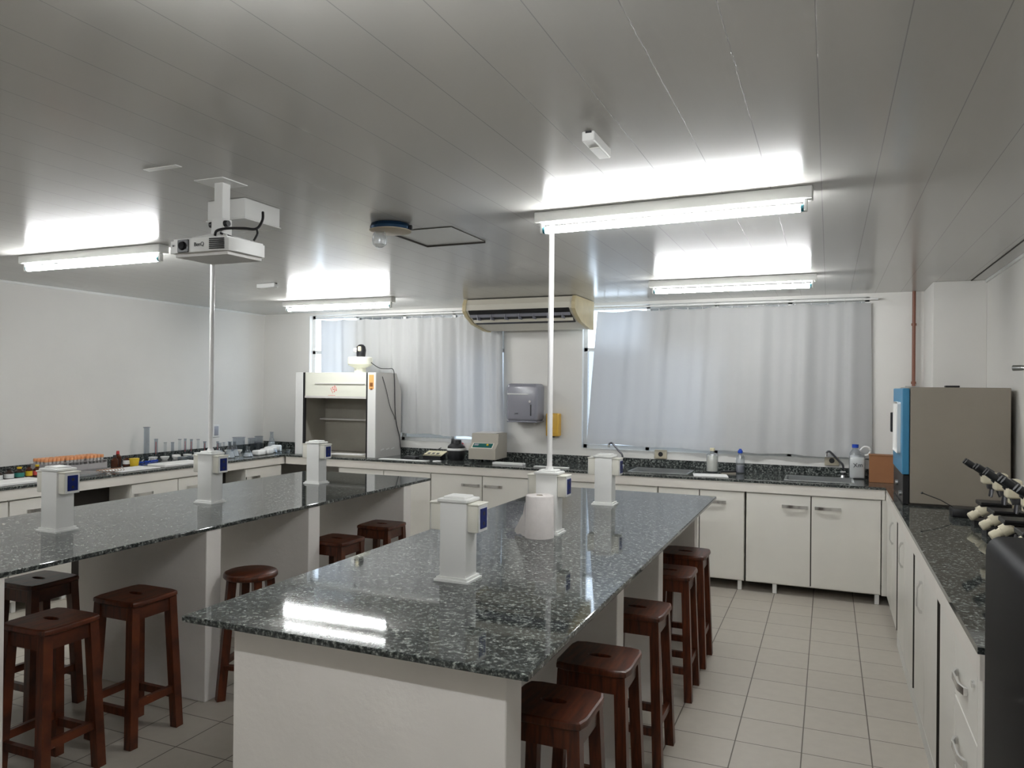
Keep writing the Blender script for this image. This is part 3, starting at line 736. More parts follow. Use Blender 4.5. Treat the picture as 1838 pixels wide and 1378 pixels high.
# ------------------------------------------------------------------ air conditioner
t = thing('air_conditioner', 'yellowed long air conditioner hung under the ceiling between the windows', 'air conditioner', (-2.64, 6.69, C))
x0, x1 = -.55, .565
prof = [(-.33, -.008), (-.355, -.06), (-.355, -.115), (-.30, -.155), (-.17, -.215), (.10, -.262), (.21, -.264), (.21, -.008)]
MB().prism(prof, 'x', x0+.035, x1-.035).build('body', 'ac_cream', t, smooth=False)
pe = [(-.335, -.004), (-.365, -.06), (-.365, -.120), (-.305, -.165), (-.175, -.225), (.10, -.272), (.215, -.274), (.215, -.004)]
for a, b in ((x0, x0+.035), (x1-.035, x1)): MB().prism(pe, 'x', a, b).build('end_cover', 'ac_yellow', t, smooth=False)['label'] = 'yellowed end cover'
MB().prism([(-.362, -.112), (-.34, -.140), (-.20, -.213), (-.165, -.228), (-.150, -.208), (-.33, -.112)], 'x', x0+.06, x1-.06).build('air_outlet', 'black', t, smooth=False)
m = MB()
m.bar((x0+.06, -.315, -.162), (x1-.06, -.315, -.162), .004, .03, (0, 1, .6)); m.build('louvre', 'dispenser_grey', t, smooth=False)
m = MB(); m.bar((x0+.06, -.235, -.203), (x1-.06, -.235, -.203), .004, .03, (0, 1, .5)); m.build('louvre', 'ac_cream', t, smooth=False)
for k in range(7):
    xx = x0 + .14 + k*.14; MB().box(xx-.002, xx+.002, -.33, -.19, -.20, -.15).build('vane', 'dispenser_grey', t, smooth=False)

# ------------------------------------------------------------------ wall items
t = thing('towel_dispenser', 'smoky grey paper towel dispenser on the wall between the windows', 'dispenser', (-2.775, WB, 1.30))
m = MB(); m.box(-.165, .165, -.225, -.002, 0.0, .37, .035, 4); m.build('cover', 'dispenser_grey', t)
MB().box(-.158, .158, -.215, -.01, -.012, .004, .004, 1).build('tray', 'dispenser_grey', t)
MB().box(-.150, .075, -.228, -.2255, .262, .272, .001, 1).build('window_strip', 'label_white', t)
MB().cyl((.09, -.226, .195), (.09, -.231, .195), .012, n=12).build('lock', 'chrome', t)
MB().box(.095, .107, -.229, -.2245, .055, .165, .002, 1).build('level_slot', 'black', t)
text_mesh('Jofel', .022, 'ink', 'lettering', t, (-.05, -.2275, .075), (PI/2, 0, 0))
t = thing('soap_dispenser', 'small yellow soap dispenser on the wall behind the ceiling pole', 'dispenser', (-2.50, WB, 1.155))
MB().box(-.065, .065, -.10, -.002, .0, .225, .012, 3).build('body', 'soap_yellow', t)
MB().box(-.045, .045, -.108, -.095, .02, .07, .006, 2).build('push_lever', 'soap_yellow', t)
MB().box(-.02, .02, -.09, -.05, -.012, .002, .002, 1).build('nozzle', 'black', t)
MB().box(-.028, -.006, -.104, -.0995, .10, .13, .002, 1).build('window', 'black', t)
def wall_outlet(x, z, label):
    t = thing('wall_socket', label, 'socket', (x, WB, z), 0, 'beige wall sockets above the back worktop')
    MB().box(-.057, .057, -.024, -.002, -.042, .042, .004, 2).build('plate', 'outlet_beige', t)
    MB().cyl((0, -.024, 0), (0, -.026, 0), .022, n=18).build('socket', 'black', t)
wall_outlet(-1.445, 1.020, 'beige wall socket under the left part of the right curtain')
wall_outlet(0.028, 1.030, 'beige wall socket beside the right water tap')
t = thing('wall_socket', 'small white framed socket on the left wall above the glassware', 'socket', (WL, 6.28, 1.125), 0)
MB().box(.002, .012, -.048, .048, -.068, .068, .003, 1).build('plate', 'plastic_white', t)
MB().box(.012, .016, -.03, .03, -.05, .05, .002, 1).build('insert', 'dispenser_grey', t)
t = thing('copper_pipe', 'thin reddish brown pipe running up the back wall right of the window', 'pipe', (.642, 6.98, T+.073))
MB().cyl((0, 0, 0), (0, 0, C-T-.075), .0135, n=14).build('pipe', 'copper_pipe', t)
for z in (.25, .72, 1.2): MB().lathe([(.0136, z), (.019, z), (.019, z+.02), (.0136, z+.02)], (0, 0, 0), 14).box(-.008, .008, 0.012, .048, z+.003, z+.017).build('pipe_clip', 'copper_pipe', t)
# gas valve on the right wall
t = thing('wall_valve', 'grey metal wall fitting at the right picture edge above the incubator', 'valve', (WR, 4.92, 1.77))
MB().cyl((-.002, 0, 0), (-.014, 0, 0), .028, n=20).build('wall_plate', 'steel', t)
MB().cyl((-.014, 0, 0), (-.055, 0, 0), .012, n=16).sphere((-.055, 0, 0), .020).build('stem', 'dark_steel', t)
MB().cyl((-.062, .006, 0), (-.080, .02, 0), .010, .014, n=16).cyl((-.080, .02, 0), (-.118, .05, 0), .016, n=16).build('nozzle', 'steel', t)

# ------------------------------------------------------------------ fume hood
HX0, HX1, HY0 = -5.215, -4.214, 6.45
t = thing('fume_hood', 'cream fume hood with open front standing on the back worktop', 'fume hood', (-4.71, 6.75, T))
HZ = .868
side = [(HY0-6.75, 0), (HY0-6.75, HZ), (6.83-6.75, HZ), (6.93-6.75, .68), (6.93-6.75, 0)]
xa, xb = HX0+4.71, HX1+4.71
MB().prism(side, 'x', xb-.03, xb).build('side_panel', 'hood_side', t, smooth=False)
MB().prism(side, 'x', xa, xa+.03).build('side_panel', 'hood_side', t, smooth=False)
yf = HY0-6.75
MB().box(xb-.097, xb-.001, yf-.012, yf+.02, .002, HZ-.001, .002, 1).build('front_frame', 'plastic_white', t, smooth=False)
MB().box(xa+.001, xa+.097, yf-.012, yf+.02, .002, HZ-.001, .002, 1).build('front_frame', 'plastic_white', t, smooth=False)
MB().box(xb-.115, xb-.098, yf-.01, yf+.02, .002, HZ-.001).build('seal_strip', 'black', t, smooth=False)
MB().box(xa+.098, xa+.118, yf-.01, yf+.02, .002, HZ-.001).build('seal_strip', 'black', t, smooth=False)
MB().box(xa+.12, xb-.117, yf-.004, yf+.02, .60, HZ-.001, .002, 1).build('front_panel', 'hood_white', t, smooth=False)
MB().box(xa+.25, xb-.135, yf-.014, yf-.0045, .748, .757, .001, 1).box(xa+.12, xb-.117, yf-.008, yf-.0045, .600, .622).build('grip_rail', 'hood_side', t, smooth=False)
MB().box(xa+.031, xb-.031, yf+.02, .08, HZ-.02, HZ-.001).build('top_panel', 'hood_white', t, smooth=False)
MB().prism([(.08, HZ-.02), (.08, HZ-.001), (.18, .68), (.165, .675)], 'x', xa+.031, xb-.031).build('sloped_panel', 'hood_white', t, smooth=False)
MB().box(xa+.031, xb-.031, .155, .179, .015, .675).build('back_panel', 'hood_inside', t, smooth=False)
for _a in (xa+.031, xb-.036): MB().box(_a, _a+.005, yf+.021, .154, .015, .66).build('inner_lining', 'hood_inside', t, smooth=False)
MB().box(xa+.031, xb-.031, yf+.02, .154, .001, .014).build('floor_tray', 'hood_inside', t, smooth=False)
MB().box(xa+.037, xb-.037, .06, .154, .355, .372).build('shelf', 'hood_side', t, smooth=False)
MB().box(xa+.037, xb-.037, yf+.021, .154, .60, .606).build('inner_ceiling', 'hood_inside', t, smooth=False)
MB().box(xb-.080, xb-.022, yf-.0135, yf-.0125, .70, .845).build('orange_label', 'orange_label', t, smooth=False)
MB().box(xb-.070, xb-.034, yf-.0145, yf-.0136, .725, .765).box(xb-.065, xb-.038, yf-.0145, yf-.0136, .692, .708).build('brown_mark', 'brown_label', t, smooth=False)
q = text_mesh('150', .085, 'red_ink', 'red_marking', t, (-.02, yf-.0052, .688), (PI/2, -.5, 0), .0004); q.scale = (.62, 1, 1)
MB().box(-.09, .0, yf-.005, yf-.0042, .628, .631).build('red_line', 'red_ink', t, smooth=False)
for k in range(3): MB().bar((xb+.0005, yf+.09+.1*k, .075), (xb+.0005, yf+.15+.1*k, .085), .002, .012, (1, 0, 0)).build('vent_slot', 'label_white', t, smooth=False)
tag(MB().box(-4.78, -4.42, 6.48, 6.60, T+.0145, T+.022, .002, 1, rot=Matrix.Rotation(.15, 3, 'Z')).build('paper_sheet_stack', 'paper'), 'white sheets lying inside the open fume hood', 'paper')
# exhaust head on top
e = MB().lathe([(.06, HZ-.001), (.06, HZ+.05), (.065, HZ+.055), (.115, HZ+.075), (.128, HZ+.09), (.128, HZ+.155), (.118, HZ+.165), (0, HZ+.165)], (.175, -.12, 0), 32).build('exhaust_head', 'hood_white', t)
e = MB().lathe([(.045, HZ+.165), (.048, HZ+.20), (.052, HZ+.235), (.045, HZ+.275), (.025, HZ+.295), (0, HZ+.30)], (.185, -.12, 0), 24).build('fan_motor', 'black', t)
MB().cyl((.15, -.15, HZ+.235), (.125, -.168, HZ+.238), .026, .022, n=18).build('motor_face', 'label_white', e)
MB().box(.178, .215, -.175, -.158, HZ+.225, HZ+.275, .005, 1).build('motor_label', 'cream_yellow', e)
yy = .02
MB().tube(smooth_path([(.23, -.12, HZ+.17), (.31, -.10, HZ+.10), (.38, -.06, HZ+.05), (.44, 0, HZ+.045), (.49, .02, HZ+.04), (.503, .03, HZ-.05), (.504, .04, .62), (.504, .05, .46), (.504, .08, .33), (.504, .14, .20), (.504, .16, .10), (.506, .17, .055)]), .0045, 6).build('power_cable', 'black', t)
MB().tube(smooth_path([(.503, -.20, HZ-.04), (.503, -.13, .70), (.503, -.05, .52), (.504, .03, .42), (.505, .045, .38)]), .003, 6).build('power_cable', 'black', t)

# ------------------------------------------------------------------ items on the back worktop
t = thing('centrifuge', 'grey benchtop centrifuge with teal display on the back worktop', 'centrifuge', (-3.10, 6.60, T), .06)
m = MB(); m.prism([(0, .028), (0, .13), (.075, .185), (.085, .275), (.33, .275), (.33, .028)], 'x', -.14, .14)
m.build('body', 'centrifuge_grey', t, smooth=False)
a = math.atan2(.055, .075)
q = MB().box(-.115, .105, 0, .078, 0, .003, .001, 1).build('display_frame', 'plastic_cream', t, smooth=False); q.location = (0, .005, .135); q.rotation_euler = (a, 0, 0)
q2 = MB().box(-.105, .095, .008, .070, .003, .005).build('display', 'display_teal', q, smooth=False)
MB().box(-.095, -.05, .035, .06, .005, .006).build('digits', 'dispenser_grey', q, smooth=False); MB().cyl((.045, .045, .005), (.045, .045, .013), .011, n=12).build('dial', 'yellow', q)
MB().box(-.12, .12, .09, .32, .275, .283, .003, 1).build('lid', 'hood_side', t)
for sx in (-.11, .11):
    for sy in (.04, .29): MB().cyl((sx, sy, 0), (sx, sy, .029), .012, n=12).build('foot', 'black', t)
# black motor device
t = thing('black_stirrer', 'black round device with white band beside the centrifuge', 'device', (-3.43, 6.70, T))
MB().lathe([(.075, .0), (.085, .02), (.092, .09), (.085, .14), (.055, .165), (.05, .20), (0, .202)], (0, 0, 0), 28).build('body', 'black', t)
MB().lathe([(.0925, .098), (.0935, .102), (.0935, .118), (.0905, .120)], (0, 0, 0), 28).build('band', 'label_white', t)
t = thing('open_box', 'small pale yellow open box with black lettering beside the black device', 'box', (-3.66, 6.66, T))
m = MB(); m.box(-.10, .10, -.05, .06, .0, .004); m.box(-.10, .10, -.052, -.048, 0, .05); m.box(-.10, .10, .056, .06, 0, .05); m.box(-.10, -.096, -.05, .06, 0, .05); m.box(.096, .10, -.05, .06, 0, .05)
m.build('box', 'black', t, smooth=False)
MB().box(-.10, .11, -.055, .085, .052, .058, rot=Matrix.Rotation(.25, 3, 'X'), org=(0, 0, .055)).build('lid', 'cream_yellow', t, smooth=False)
for k in range(3): MB().box(-.07+.05*k, -.04+.05*k, -.02, .02, .0585, .0595, rot=Matrix.Rotation(.25, 3, 'X'), org=(0, 0, .055)).build('print_mark', 'ink', t, smooth=False)
tag(MB().box(-4.14, -3.60, 6.385, 6.47, T+.0005, T+.006, .002, 1).build('plastic_tray', 'plastic_white'), 'flat white tray lying at the edge of the back worktop right of the hood', 'tray')
o = MB().lathe([(.04, 0), (.045, .006), (.04, .012), (.028, .012), (.024, .004), (.024, 0)], (0, 0, 0), 20).build('tape_roll', 'plastic_white'); o.location = (-3.50, 6.43, T+.0005)
tag(o, 'small white roll of tape lying in front of the black device', 'tape')
t = thing('power_adapter', 'black power adapter lying on the white tray beside the hood', 'adapter', (-3.84, 6.52, T))
MB().box(-.07, .07, -.035, .035, 0, .035, .006, 2).build('body', 'black', t)
MB().tube(smooth_path([(.0, .03, .02), (-.10, .10, .012), (-.05, .20, .03), (.0, .30, .04), (.05, .42, .065), (.10, .44, .09)]), .0045, 6).build('cable', 'black', t)
tag(MB().box(-3.55, -3.50, WB-.05, WB-.0245, .985, 1.05, .004, 1).build('plug', 'red'), 'tiny red plug against the back wall beneath the left curtain', 'plug')
tag(MB().box(-2.93, -2.62, 6.47, 6.55, T+.0005, T+.022, .003, 1).build('paper_box', 'paper'), 'flat white packet on the back worktop beneath the towel dispenser', 'packet')
tag(MB().box(-2.50, -2.17, 6.44, 6.50, T+.0005, T+.010, .002, 1).build('paper_sheet_stack', 'paper'), 'thin stack of white paper on the worktop right of the ceiling pole', 'paper')
tag(MB().box(-1.06, -.78, 6.42, 6.62, T+.0005, T+.006, .001, 1, rot=Matrix.Rotation(.2, 3, 'Z')).build('paper_sheet_stack', 'paper'), 'white papers on the worktop under the two plastic bottles', 'paper')
t = thing('brush', 'grey scrubbing brush lying between the two plastic bottles', 'brush', (-.80, 6.74, T), .6)
MB().box(-.07, .07, -.018, .018, .012, .026, .005, 2).build('handle', 'black', t); MB().box(-.065, .065, -.015, .015, 0, .012).build('bristles', 'incubator_grey', t)
# bottles
t = thing('plastic_bottle', 'translucent white bottle with cream cap under the right curtain', 'bottle', (-.945, 6.80, T))
MB().lathe([(0, .001), (.046, .001), (.05, .008), (.05, .15), (.042, .165), (.018, .178), (.018, .19)], (0, 0, 0), 24).build('body', 'lab_plastic', t)
MB().lathe([(.0475, .01), (.0475, .145), (0, .145)], (0, 0, 0), 24).build('content', 'plastic_cream', t)
MB().lathe([(.021, .188), (.021, .21), (.018, .214), (0, .214)], (0, 0, 0), 18).build('cap', 'cream_yellow', t)
t = thing('plastic_bottle', 'translucent plastic bottle with blue cap under the right curtain', 'bottle', (-.71, 6.83, T))
MB().lathe([(0, .001), (.034, .001), (.037, .008), (.037, .14), (.030, .155), (.014, .17), (.014, .178)], (0, 0, 0), 24).build('body', 'lab_plastic', t)
MB().lathe([(.0345, .01), (.0345, .07), (0, .07)], (0, 0, 0), 24).build('content', 'dispenser_grey', t)
MB().lathe([(.019, .176), (.021, .178), (.021, .196), (.012, .206), (.010, .214), (0, .214)], (0, 0, 0), 18).build('cap', 'blue_cap', t)
t = thing('plastic_jug', 'white plastic jug with blue cap and black handwriting beside the carton', 'jug', (.222, 6.885, T))
MB().box(-.062, .062, -.045, .045, .001, .205, .016, 3).lathe([(.05, .20), (.03, .235), (.022, .245), (.022, .262)], (-.015, 0, 0), 20).build('body', 'lab_plastic', t)
MB().box(-.057, .057, -.04, .04, .006, .18, .014, 3).build('content', 'plastic_white', t)
MB().lathe([(.026, .258), (.026, .285), (0, .286)], (-.015, 0, 0), 18).build('cap', 'blue_cap', t)
MB().tube(smooth_path([(.02, 0, .235), (.05, 0, .265), (.085, 0, .262), (.10, 0, .235), (.085, 0, .205), (.055, 0, .195)]), .008, 8).build('handle', 'plastic_white', t)
text_mesh('Xm', .05, 'ink', 'handwriting', t, (.005, -.0465, .115), (PI/2, -.1, 0))
t = thing('cardboard_box', 'brown cardboard box on the back worktop next to the blue incubator door', 'box', (.465, 6.70, T), -.02)
MB().box(-.16, .175, -.04, .10, .0, .215, .002, 1).build('carton', 'carton', t, smooth=False)
MB().box(-.164, .179, -.044, .104, .2155, .219, .001, 1).build('lid', 'carton', t, smooth=False)

# ------------------------------------------------------------------ right worktop
t = thing('incubator', 'large grey laboratory incubator with blue door on the right worktop', 'incubator', (.765, 5.82, T))
x0, x1, y0, y1 = .495-.775, 1.046-.775, 5.45-5.82, 6.20-5.82
MB().box(x0, x1, y0, y1, .012, .760, .004, 1).build('body', 'incubator_grey', t, smooth=False)
MB().box(x0-.012, x1-.01, y0+.01, y1-.01, .0, .012).build('base_rail', 'gap_dark', t, smooth=False)
d = MB().box(x0-.045, x0-.004, y0+.005, y1-.005, .195, .752, .006, 2).build('door', 'incubator_blue', t, smooth=False)
MB().box(x0-.048, x0-.0455, y0+.13, y0+.50, .32, .66, .02, 3).build('window', 'label_white', d)
MB().box(x0-.075, x0-.0485, y0+.56, y0+.61, .44, .58, .004, 1).build('door_handle', 'black', d)
MB().box(x0-.040, x0-.004, y0+.004, y1-.006, .005, .190, .002, 1).build('control_panel', 'black', t, smooth=False)
MB().cyl((x0-.040, y0+.12, .06), (x0-.055, y0+.12, .06), .018).cyl((x0-.040, y0+.4, .10), (x0-.055, y0+.4, .10), .018).build('control_knob', 'steel', t)
MB().box(x0+.20, x0+.28, y0+.03, y0+.09, .760, .772, .003, 1).build('vent_cap', 'black', t)
MB().box(x0-.03, x0+.05, y0+.004, y0+.03, .7605, .766, .001, 1).build('hinge', 'steel', t)
t = thing('probe_stand', 'thin black rod rising from a low black block in front of the incubator', 'probe', (.74, 5.12, T))
MB().box(-.07, .09, -.07, .06, 0, .05, .008, 2).build('block', 'black', t)
MB().tube([(-.05, 0, .045), (-.12, .02, .085), (-.215, .04, .118)], .0028, 6).sphere((-.215, .04, .118), .007, 8).build('rod', 'black', t)
# microscopes
def microscope(loc, rz, label):
    t = thing('microscope', label, 'microscope', loc, rz, 'row of black and cream microscopes on right worktop')
    # user side is local -x
    m = MB(); m.prism([(-.11, -.055), (.06, -.075), (.10, -.06), (.10, .06), (.06, .075), (-.11, .055)], 'z', .0, .034); m.build('base', 'black', t)
    m = MB(); m.prism([(.045, .030), (.095, .030), (.102, .13), (.09, .22), (.03, .265), (-.02, .262), (-.02, .238), (.03, .225), (.058, .19), (.058, .10)], 'y', -.024, .024); m.build('arm', 'cream_scope', t)
    MB().box(-.085, .06, -.075, .075, .112, .134, .003, 1).build('stage', 'black', t)
    MB().box(-.085, .03, -.095, -.070, .127, .139, .002, 1).build('slide_holder', 'black', t)
    MB().cyl((-.01, 0, .035), (-.01, 0, .062), .026, .020).build('illuminator', 'dark_steel', t)
    MB().cyl((-.01, 0, .085), (-.01, 0, .115), .022).build('condenser', 'black', t)
    m = MB(); m.lathe([(.03, .205), (.034, .215), (.034, .235), (0, .24)], (-.012, 0, 0), 20); m.build('nosepiece', 'dark_steel', t)
    for k in range(3):
        a = k*2.1; m = MB().cyl((-.012+.016*math.cos(a), .016*math.sin(a), .208), (-.012+.030*math.cos(a), .030*math.sin(a), .162), .009, .006, n=12); m.build('objective', 'dark_steel', t)
    MB().box(-.070, .050, -.040, .040, .232, .292, .012, 3).build('head', 'cream_scope', t)
    MB().cyl((-.03, 0, .275), (-.062, 0, .302), .034, .030, n=20).build('prism_housing', 'black', t)
    for s in (-1, 1):
        e = MB().cyl((-.055, s*.027, .285), (-.118, s*.031, .330), .0135, n=16).build('ocular_tube', 'black', t)
        MB().cyl((-.112, s*.031, .326), (-.148, s*.031, .352), .0175, .0165, n=16).build('eyepiece', 'black', e)
    for s in (-1, 1):
        k = MB().cyl((.055, s*.024, .068), (.055, s*.062, .068), .024, n=20).build('coarse_knob', 'cream_scope', t)
        MB().cyl((.055, s*.062, .068), (.055, s*.078, .068), .014, n=16).build('fine_knob', 'cream_scope', k)
    # stage drive knobs hanging at the user side
    MB().cyl((-.02, -.045, .118), (-.055, -.050, .100), .009, n=12).build('drive_stem', 'black', t)
    m = MB(); P0 = Vector((-.135, -.055, .048)); P1 = Vector((-.045, -.048, .108))
    def lp(k): return P0.lerp(P1, k)
    m.cyl(lp(0), lp(.06), .018, .024, 18).cyl(lp(.06), lp(.34), .024, 0.024, 18).cyl(lp(.34), lp(.50), .019, .022, 18).cyl(lp(.50), lp(.92), .029, .030, 18).cyl(lp(.92), lp(1), .030, .024, 18)
    m.build('focus_knob', 'cream_scope', t)
    return t
sc = microscope((.845, 4.80, T), .0, 'black and cream microscope farthest from camera, nearest the incubator')
for (x, y, rz, lb) in ((.850, 4.50, .03, 'black and cream microscope, second from the incubator in the row'), (.845, 4.20, -.02, 'black and cream microscope, third from the incubator in the row'),
                       (.850, 3.88, .02, 'black and cream microscope, fourth from the incubator in the row'), (.845, 3.55, .0, 'black and cream microscope at right picture edge, partly cut off')):
    dup(sc, (x, y, T), rz, lb)
# dark grey cabinet at the end of the run
t = thing('grey_fridge', 'dark grey upright fridge with rounded top at the right picture edge', 'fridge', (.74, 2.10, 0))
m = MB(); m.box(-.333, .31, -.40, .392, .03, 1.235, .045, 5); m.build('cabinet', 'fridge_grey', t)
MB().box(-.30, .29, -.43, -.4005, .05, 1.22, .012, 3).build('door', 'fridge_grey', t)
for sx in (-.28, .26):
    for sy in (-.34, .34): MB().cyl((sx, sy, 0), (sx, sy, .035), .02, n=14).build('foot', 'black', t)

# ------------------------------------------------------------------ things on the left worktop
ORD = ['first', 'second', 'third', 'fourth', 'fifth', 'sixth', 'seventh', 'eighth', 'ninth', 'tenth', 'eleventh', 'twelfth', 'thirteenth', 'fourteenth']
# reagent bottles, dark with labels
bots = [(-5.70, 3.55, .034, .10, 'amber', 'label_white', 'red'), (-5.68, 3.65, .030, .085, 'amber_dark', 'label_white', 'black'), (-5.70, 3.745, .032, .085, 'amber_dark', 'label_white', 'black'),
        (-5.71, 3.83, .032, .085, 'amber_dark', 'green_label', 'yellow'), (-5.71, 3.905, .024, .095, 'amber', 'yellow', 'black'), (-5.71, 3.97, .028, .09, 'amber', 'red_ink', 'yellow'), (-5.80, 3.60, .034, .12, 'amber_dark', 'label_white', 'red')]
blab = ['dark reagent bottle with white label and red cap at left picture edge', 'dark reagent bottle with white label, left of the other white-labelled one', 'dark reagent bottle with white label beside the green-labelled bottle',
        'dark reagent bottle with green label and yellow cap', 'slim brown reagent bottle with yellow label and black cap', 'brown reagent bottle with red label nearest the leftmost socket column', 'tall dark reagent bottle with red cap behind the others']
for (x, y, r, h, bm_, lm, cm), lb in zip(bots, blab):
    t = thing('reagent_bottle', lb, 'bottle', (x, y, T), 0, 'small dark reagent bottles on the left worktop')
    MB().lathe([(0, 0), (r, 0), (r, h*.62), (r*.45, h*.78), (r*.45, h*.85), (0, h*.85)], (0, 0, 0), 18).build('glass_body', bm_, t)
    MB().lathe([(r*1.015, h*.12), (r*1.015, h*.50)], (0, 0, 0), 18).build('label_band', lm, t)
    MB().lathe([(0, h*.84), (r*.52, h*.84), (r*.52, h), (0, h)], (0, 0, 0), 14).build('cap', cm, t)
# tube racks with orange-capped tubes
def tube_proto(x, y):
    t = thing('capped_tube', 'orange-capped plastic tube', 'tube', (x, y, T+.008), 0, 'orange capped tubes')
    MB().lathe([(0, 0), (.004, .002), (.0125, .02), (.0125, .082), (0, .082)], (0, 0, 0), 12).build('tube', 'tube_grey', t)
    MB().lathe([(0, .105), (.014, .105), (.0155, .102), (.0155, .080), (0, .080)], (0, 0, 0), 12).build('cap', 'orange', t)['label'] = 'orange screw cap'
    return t
tp = None
RK = [(4.20, 'left'), (4.385, 'middle'), (4.57, 'right')]
for ry, side_ in RK:
    t = thing('tube_rack', 'grey rack full of orange-capped tubes, %s of three in a row' % {'left': 'leftmost', 'middle': 'middle one', 'right': 'rightmost'}[side_], 'tube rack', (-5.90, ry, T), 0, 'racks of orange capped tubes')
    m = MB(); m.box(-.10, .10, -.088, .088, 0, .006)
    for zz in (.040, .066):
        m.box(.084, .10, -.088, .088, zz, zz+.004); m.box(-.10, -.084, -.088, .088, zz, zz+.004)
        for k in range(6): m.box(-.10, .10, -.088+.0336*k, -.088+.0336*k+.004, zz, zz+.004)
    m.build('shelf_grid', 'rack_grey', t, smooth=False)
    MB().box(.097, .101, -.088, .088, 0, .046).build('front_plate', 'rack_grey', t, smooth=False)
    MB().box(-.10, .10, -.092, -.088, 0, .07).box(-.10, .10, .088, .092, 0, .07).build('end_plate', 'rack_grey', t, smooth=False)
    for i, dx in enumerate((.065, .022, -.022, -.065)):
        for k in range(5):
            x, y = -5.90+dx, ry-.088+.0188+.0336*k
            lb = 'orange-capped tube in the %s rack, %s row from the front' % ({'left': 'leftmost', 'middle': 'middle', 'right': 'rightmost'}[side_], ORD[i]) + ', %s from left' % ORD[k]
            if tp is None:
                tp = tube_proto(x, y); tp['label'] = lb; tp['group'] = 'orange capped tubes, leftmost rack, first row'
            else:
                dup(tp, (x, y, T+.008), 0, lb, 'orange capped tubes, %s rack, %s row' % ({'left': 'leftmost', 'middle': 'middle', 'right': 'rightmost'}[side_], ORD[i]))
# brown dropper bottles cluster
for i, (x, y, h, lb) in enumerate([(-5.80, 4.735, .10, 'dark brown dropper bottle right of the orange-capped tubes'), (-5.84, 4.80, .13, 'taller brown bottle with red cap right of the orange-capped tubes'), (-5.76, 4.825, .09, 'short dark brown bottle with white label beside the yellow container')]):
    t = thing('dropper_bottle', lb, 'bottle', (x, y, T), 0, 'brown bottles beside the tube racks')
    MB().lathe([(0, 0), (.03, 0), (.03, h*.6), (.014, h*.75), (.014, h*.8), (0, h*.8)], (0, 0, 0), 16).build('glass_body', 'amber', t)
    MB().lathe([(0, h*.79), (.015, h*.79), (.012, h), (0, h)], (0, 0, 0), 12).build('cap', 'red' if i == 1 else 'black', t)
    if i == 2: MB().lathe([(.0305, .015), (.0305, .05)], (0, 0, 0), 16).build('label_band', 'label_white', t)
t = thing('yellow_container', 'small yellow plastic container on the left worktop', 'container', (-5.72, 4.87, T))
MB().lathe([(0, 0), (.035, 0), (.042, .05), (.04, .055), (0, .055)], (0, 0, 0), 20).build('body', 'yellow', t)
MB().lathe([(.043, .052), (.043, .064), (0, .066)], (0, 0, 0), 20).build('lid', 'yellow', t)
for i, (x, y) in enumerate([(-5.80, 5.01), (-5.80, 5.09), (-5.81, 5.17)]):
    t = thing('blue_clamp', 'small blue and grey metal clamp, %s right of the yellow container' % ORD[i], 'clamp', (x, y, T), .5*i, 'blue clamps lying on the left worktop')
    MB().bar((-.03, 0, .01), (.03, 0, .012), .014, .016, (0, 1, 0)).build('jaw', 'blue_cap', t, smooth=False); MB().cyl((0, 0, .01), (0, .03, .035), .005, n=8).build('screw', 'steel', t)
# trays, papers and spring
tag(MB().box(-5.62, -5.36, 3.98, 4.30, T+.0005, T+.018, .006, 2, rot=Matrix.Rotation(.1, 3, 'Z')).build('plastic_bag', 'lab_plastic'), 'clear plastic bag of supplies right of the leftmost socket column', 'bag')
tag(MB().box(-5.60, -5.34, 4.42, 4.82, T+.0005, T+.008, .003, 1).build('white_tray', 'paper', smooth=False), 'flat white tray in front of the dark brown bottles', 'tray')
tag(MB().box(-5.55, -5.33, 4.86, 5.32, T+.0005, T+.022, .004, 1).build('white_tray', 'paper', smooth=False), 'long white tray left of the ceiling-pole socket column', 'tray')
tag(MB().box(-5.56, -5.33, 3.40, 3.80, T+.0005, T+.020, .003, 1).build('white_tray', 'paper', smooth=False), 'white tray in front of the dark reagent bottles', 'tray')
pp = []
for i in range(60): pp.append((-5.42+.03*math.sin(i*.9), 4.36+.0045*i*.9-.1, T+.02+.013*math.cos(i*.9)))
tag(MB().tube(pp, .0022, 5).build('coiled_wire', 'carton'), 'tangled coil of brown wire at the edge of the left worktop', 'wire')
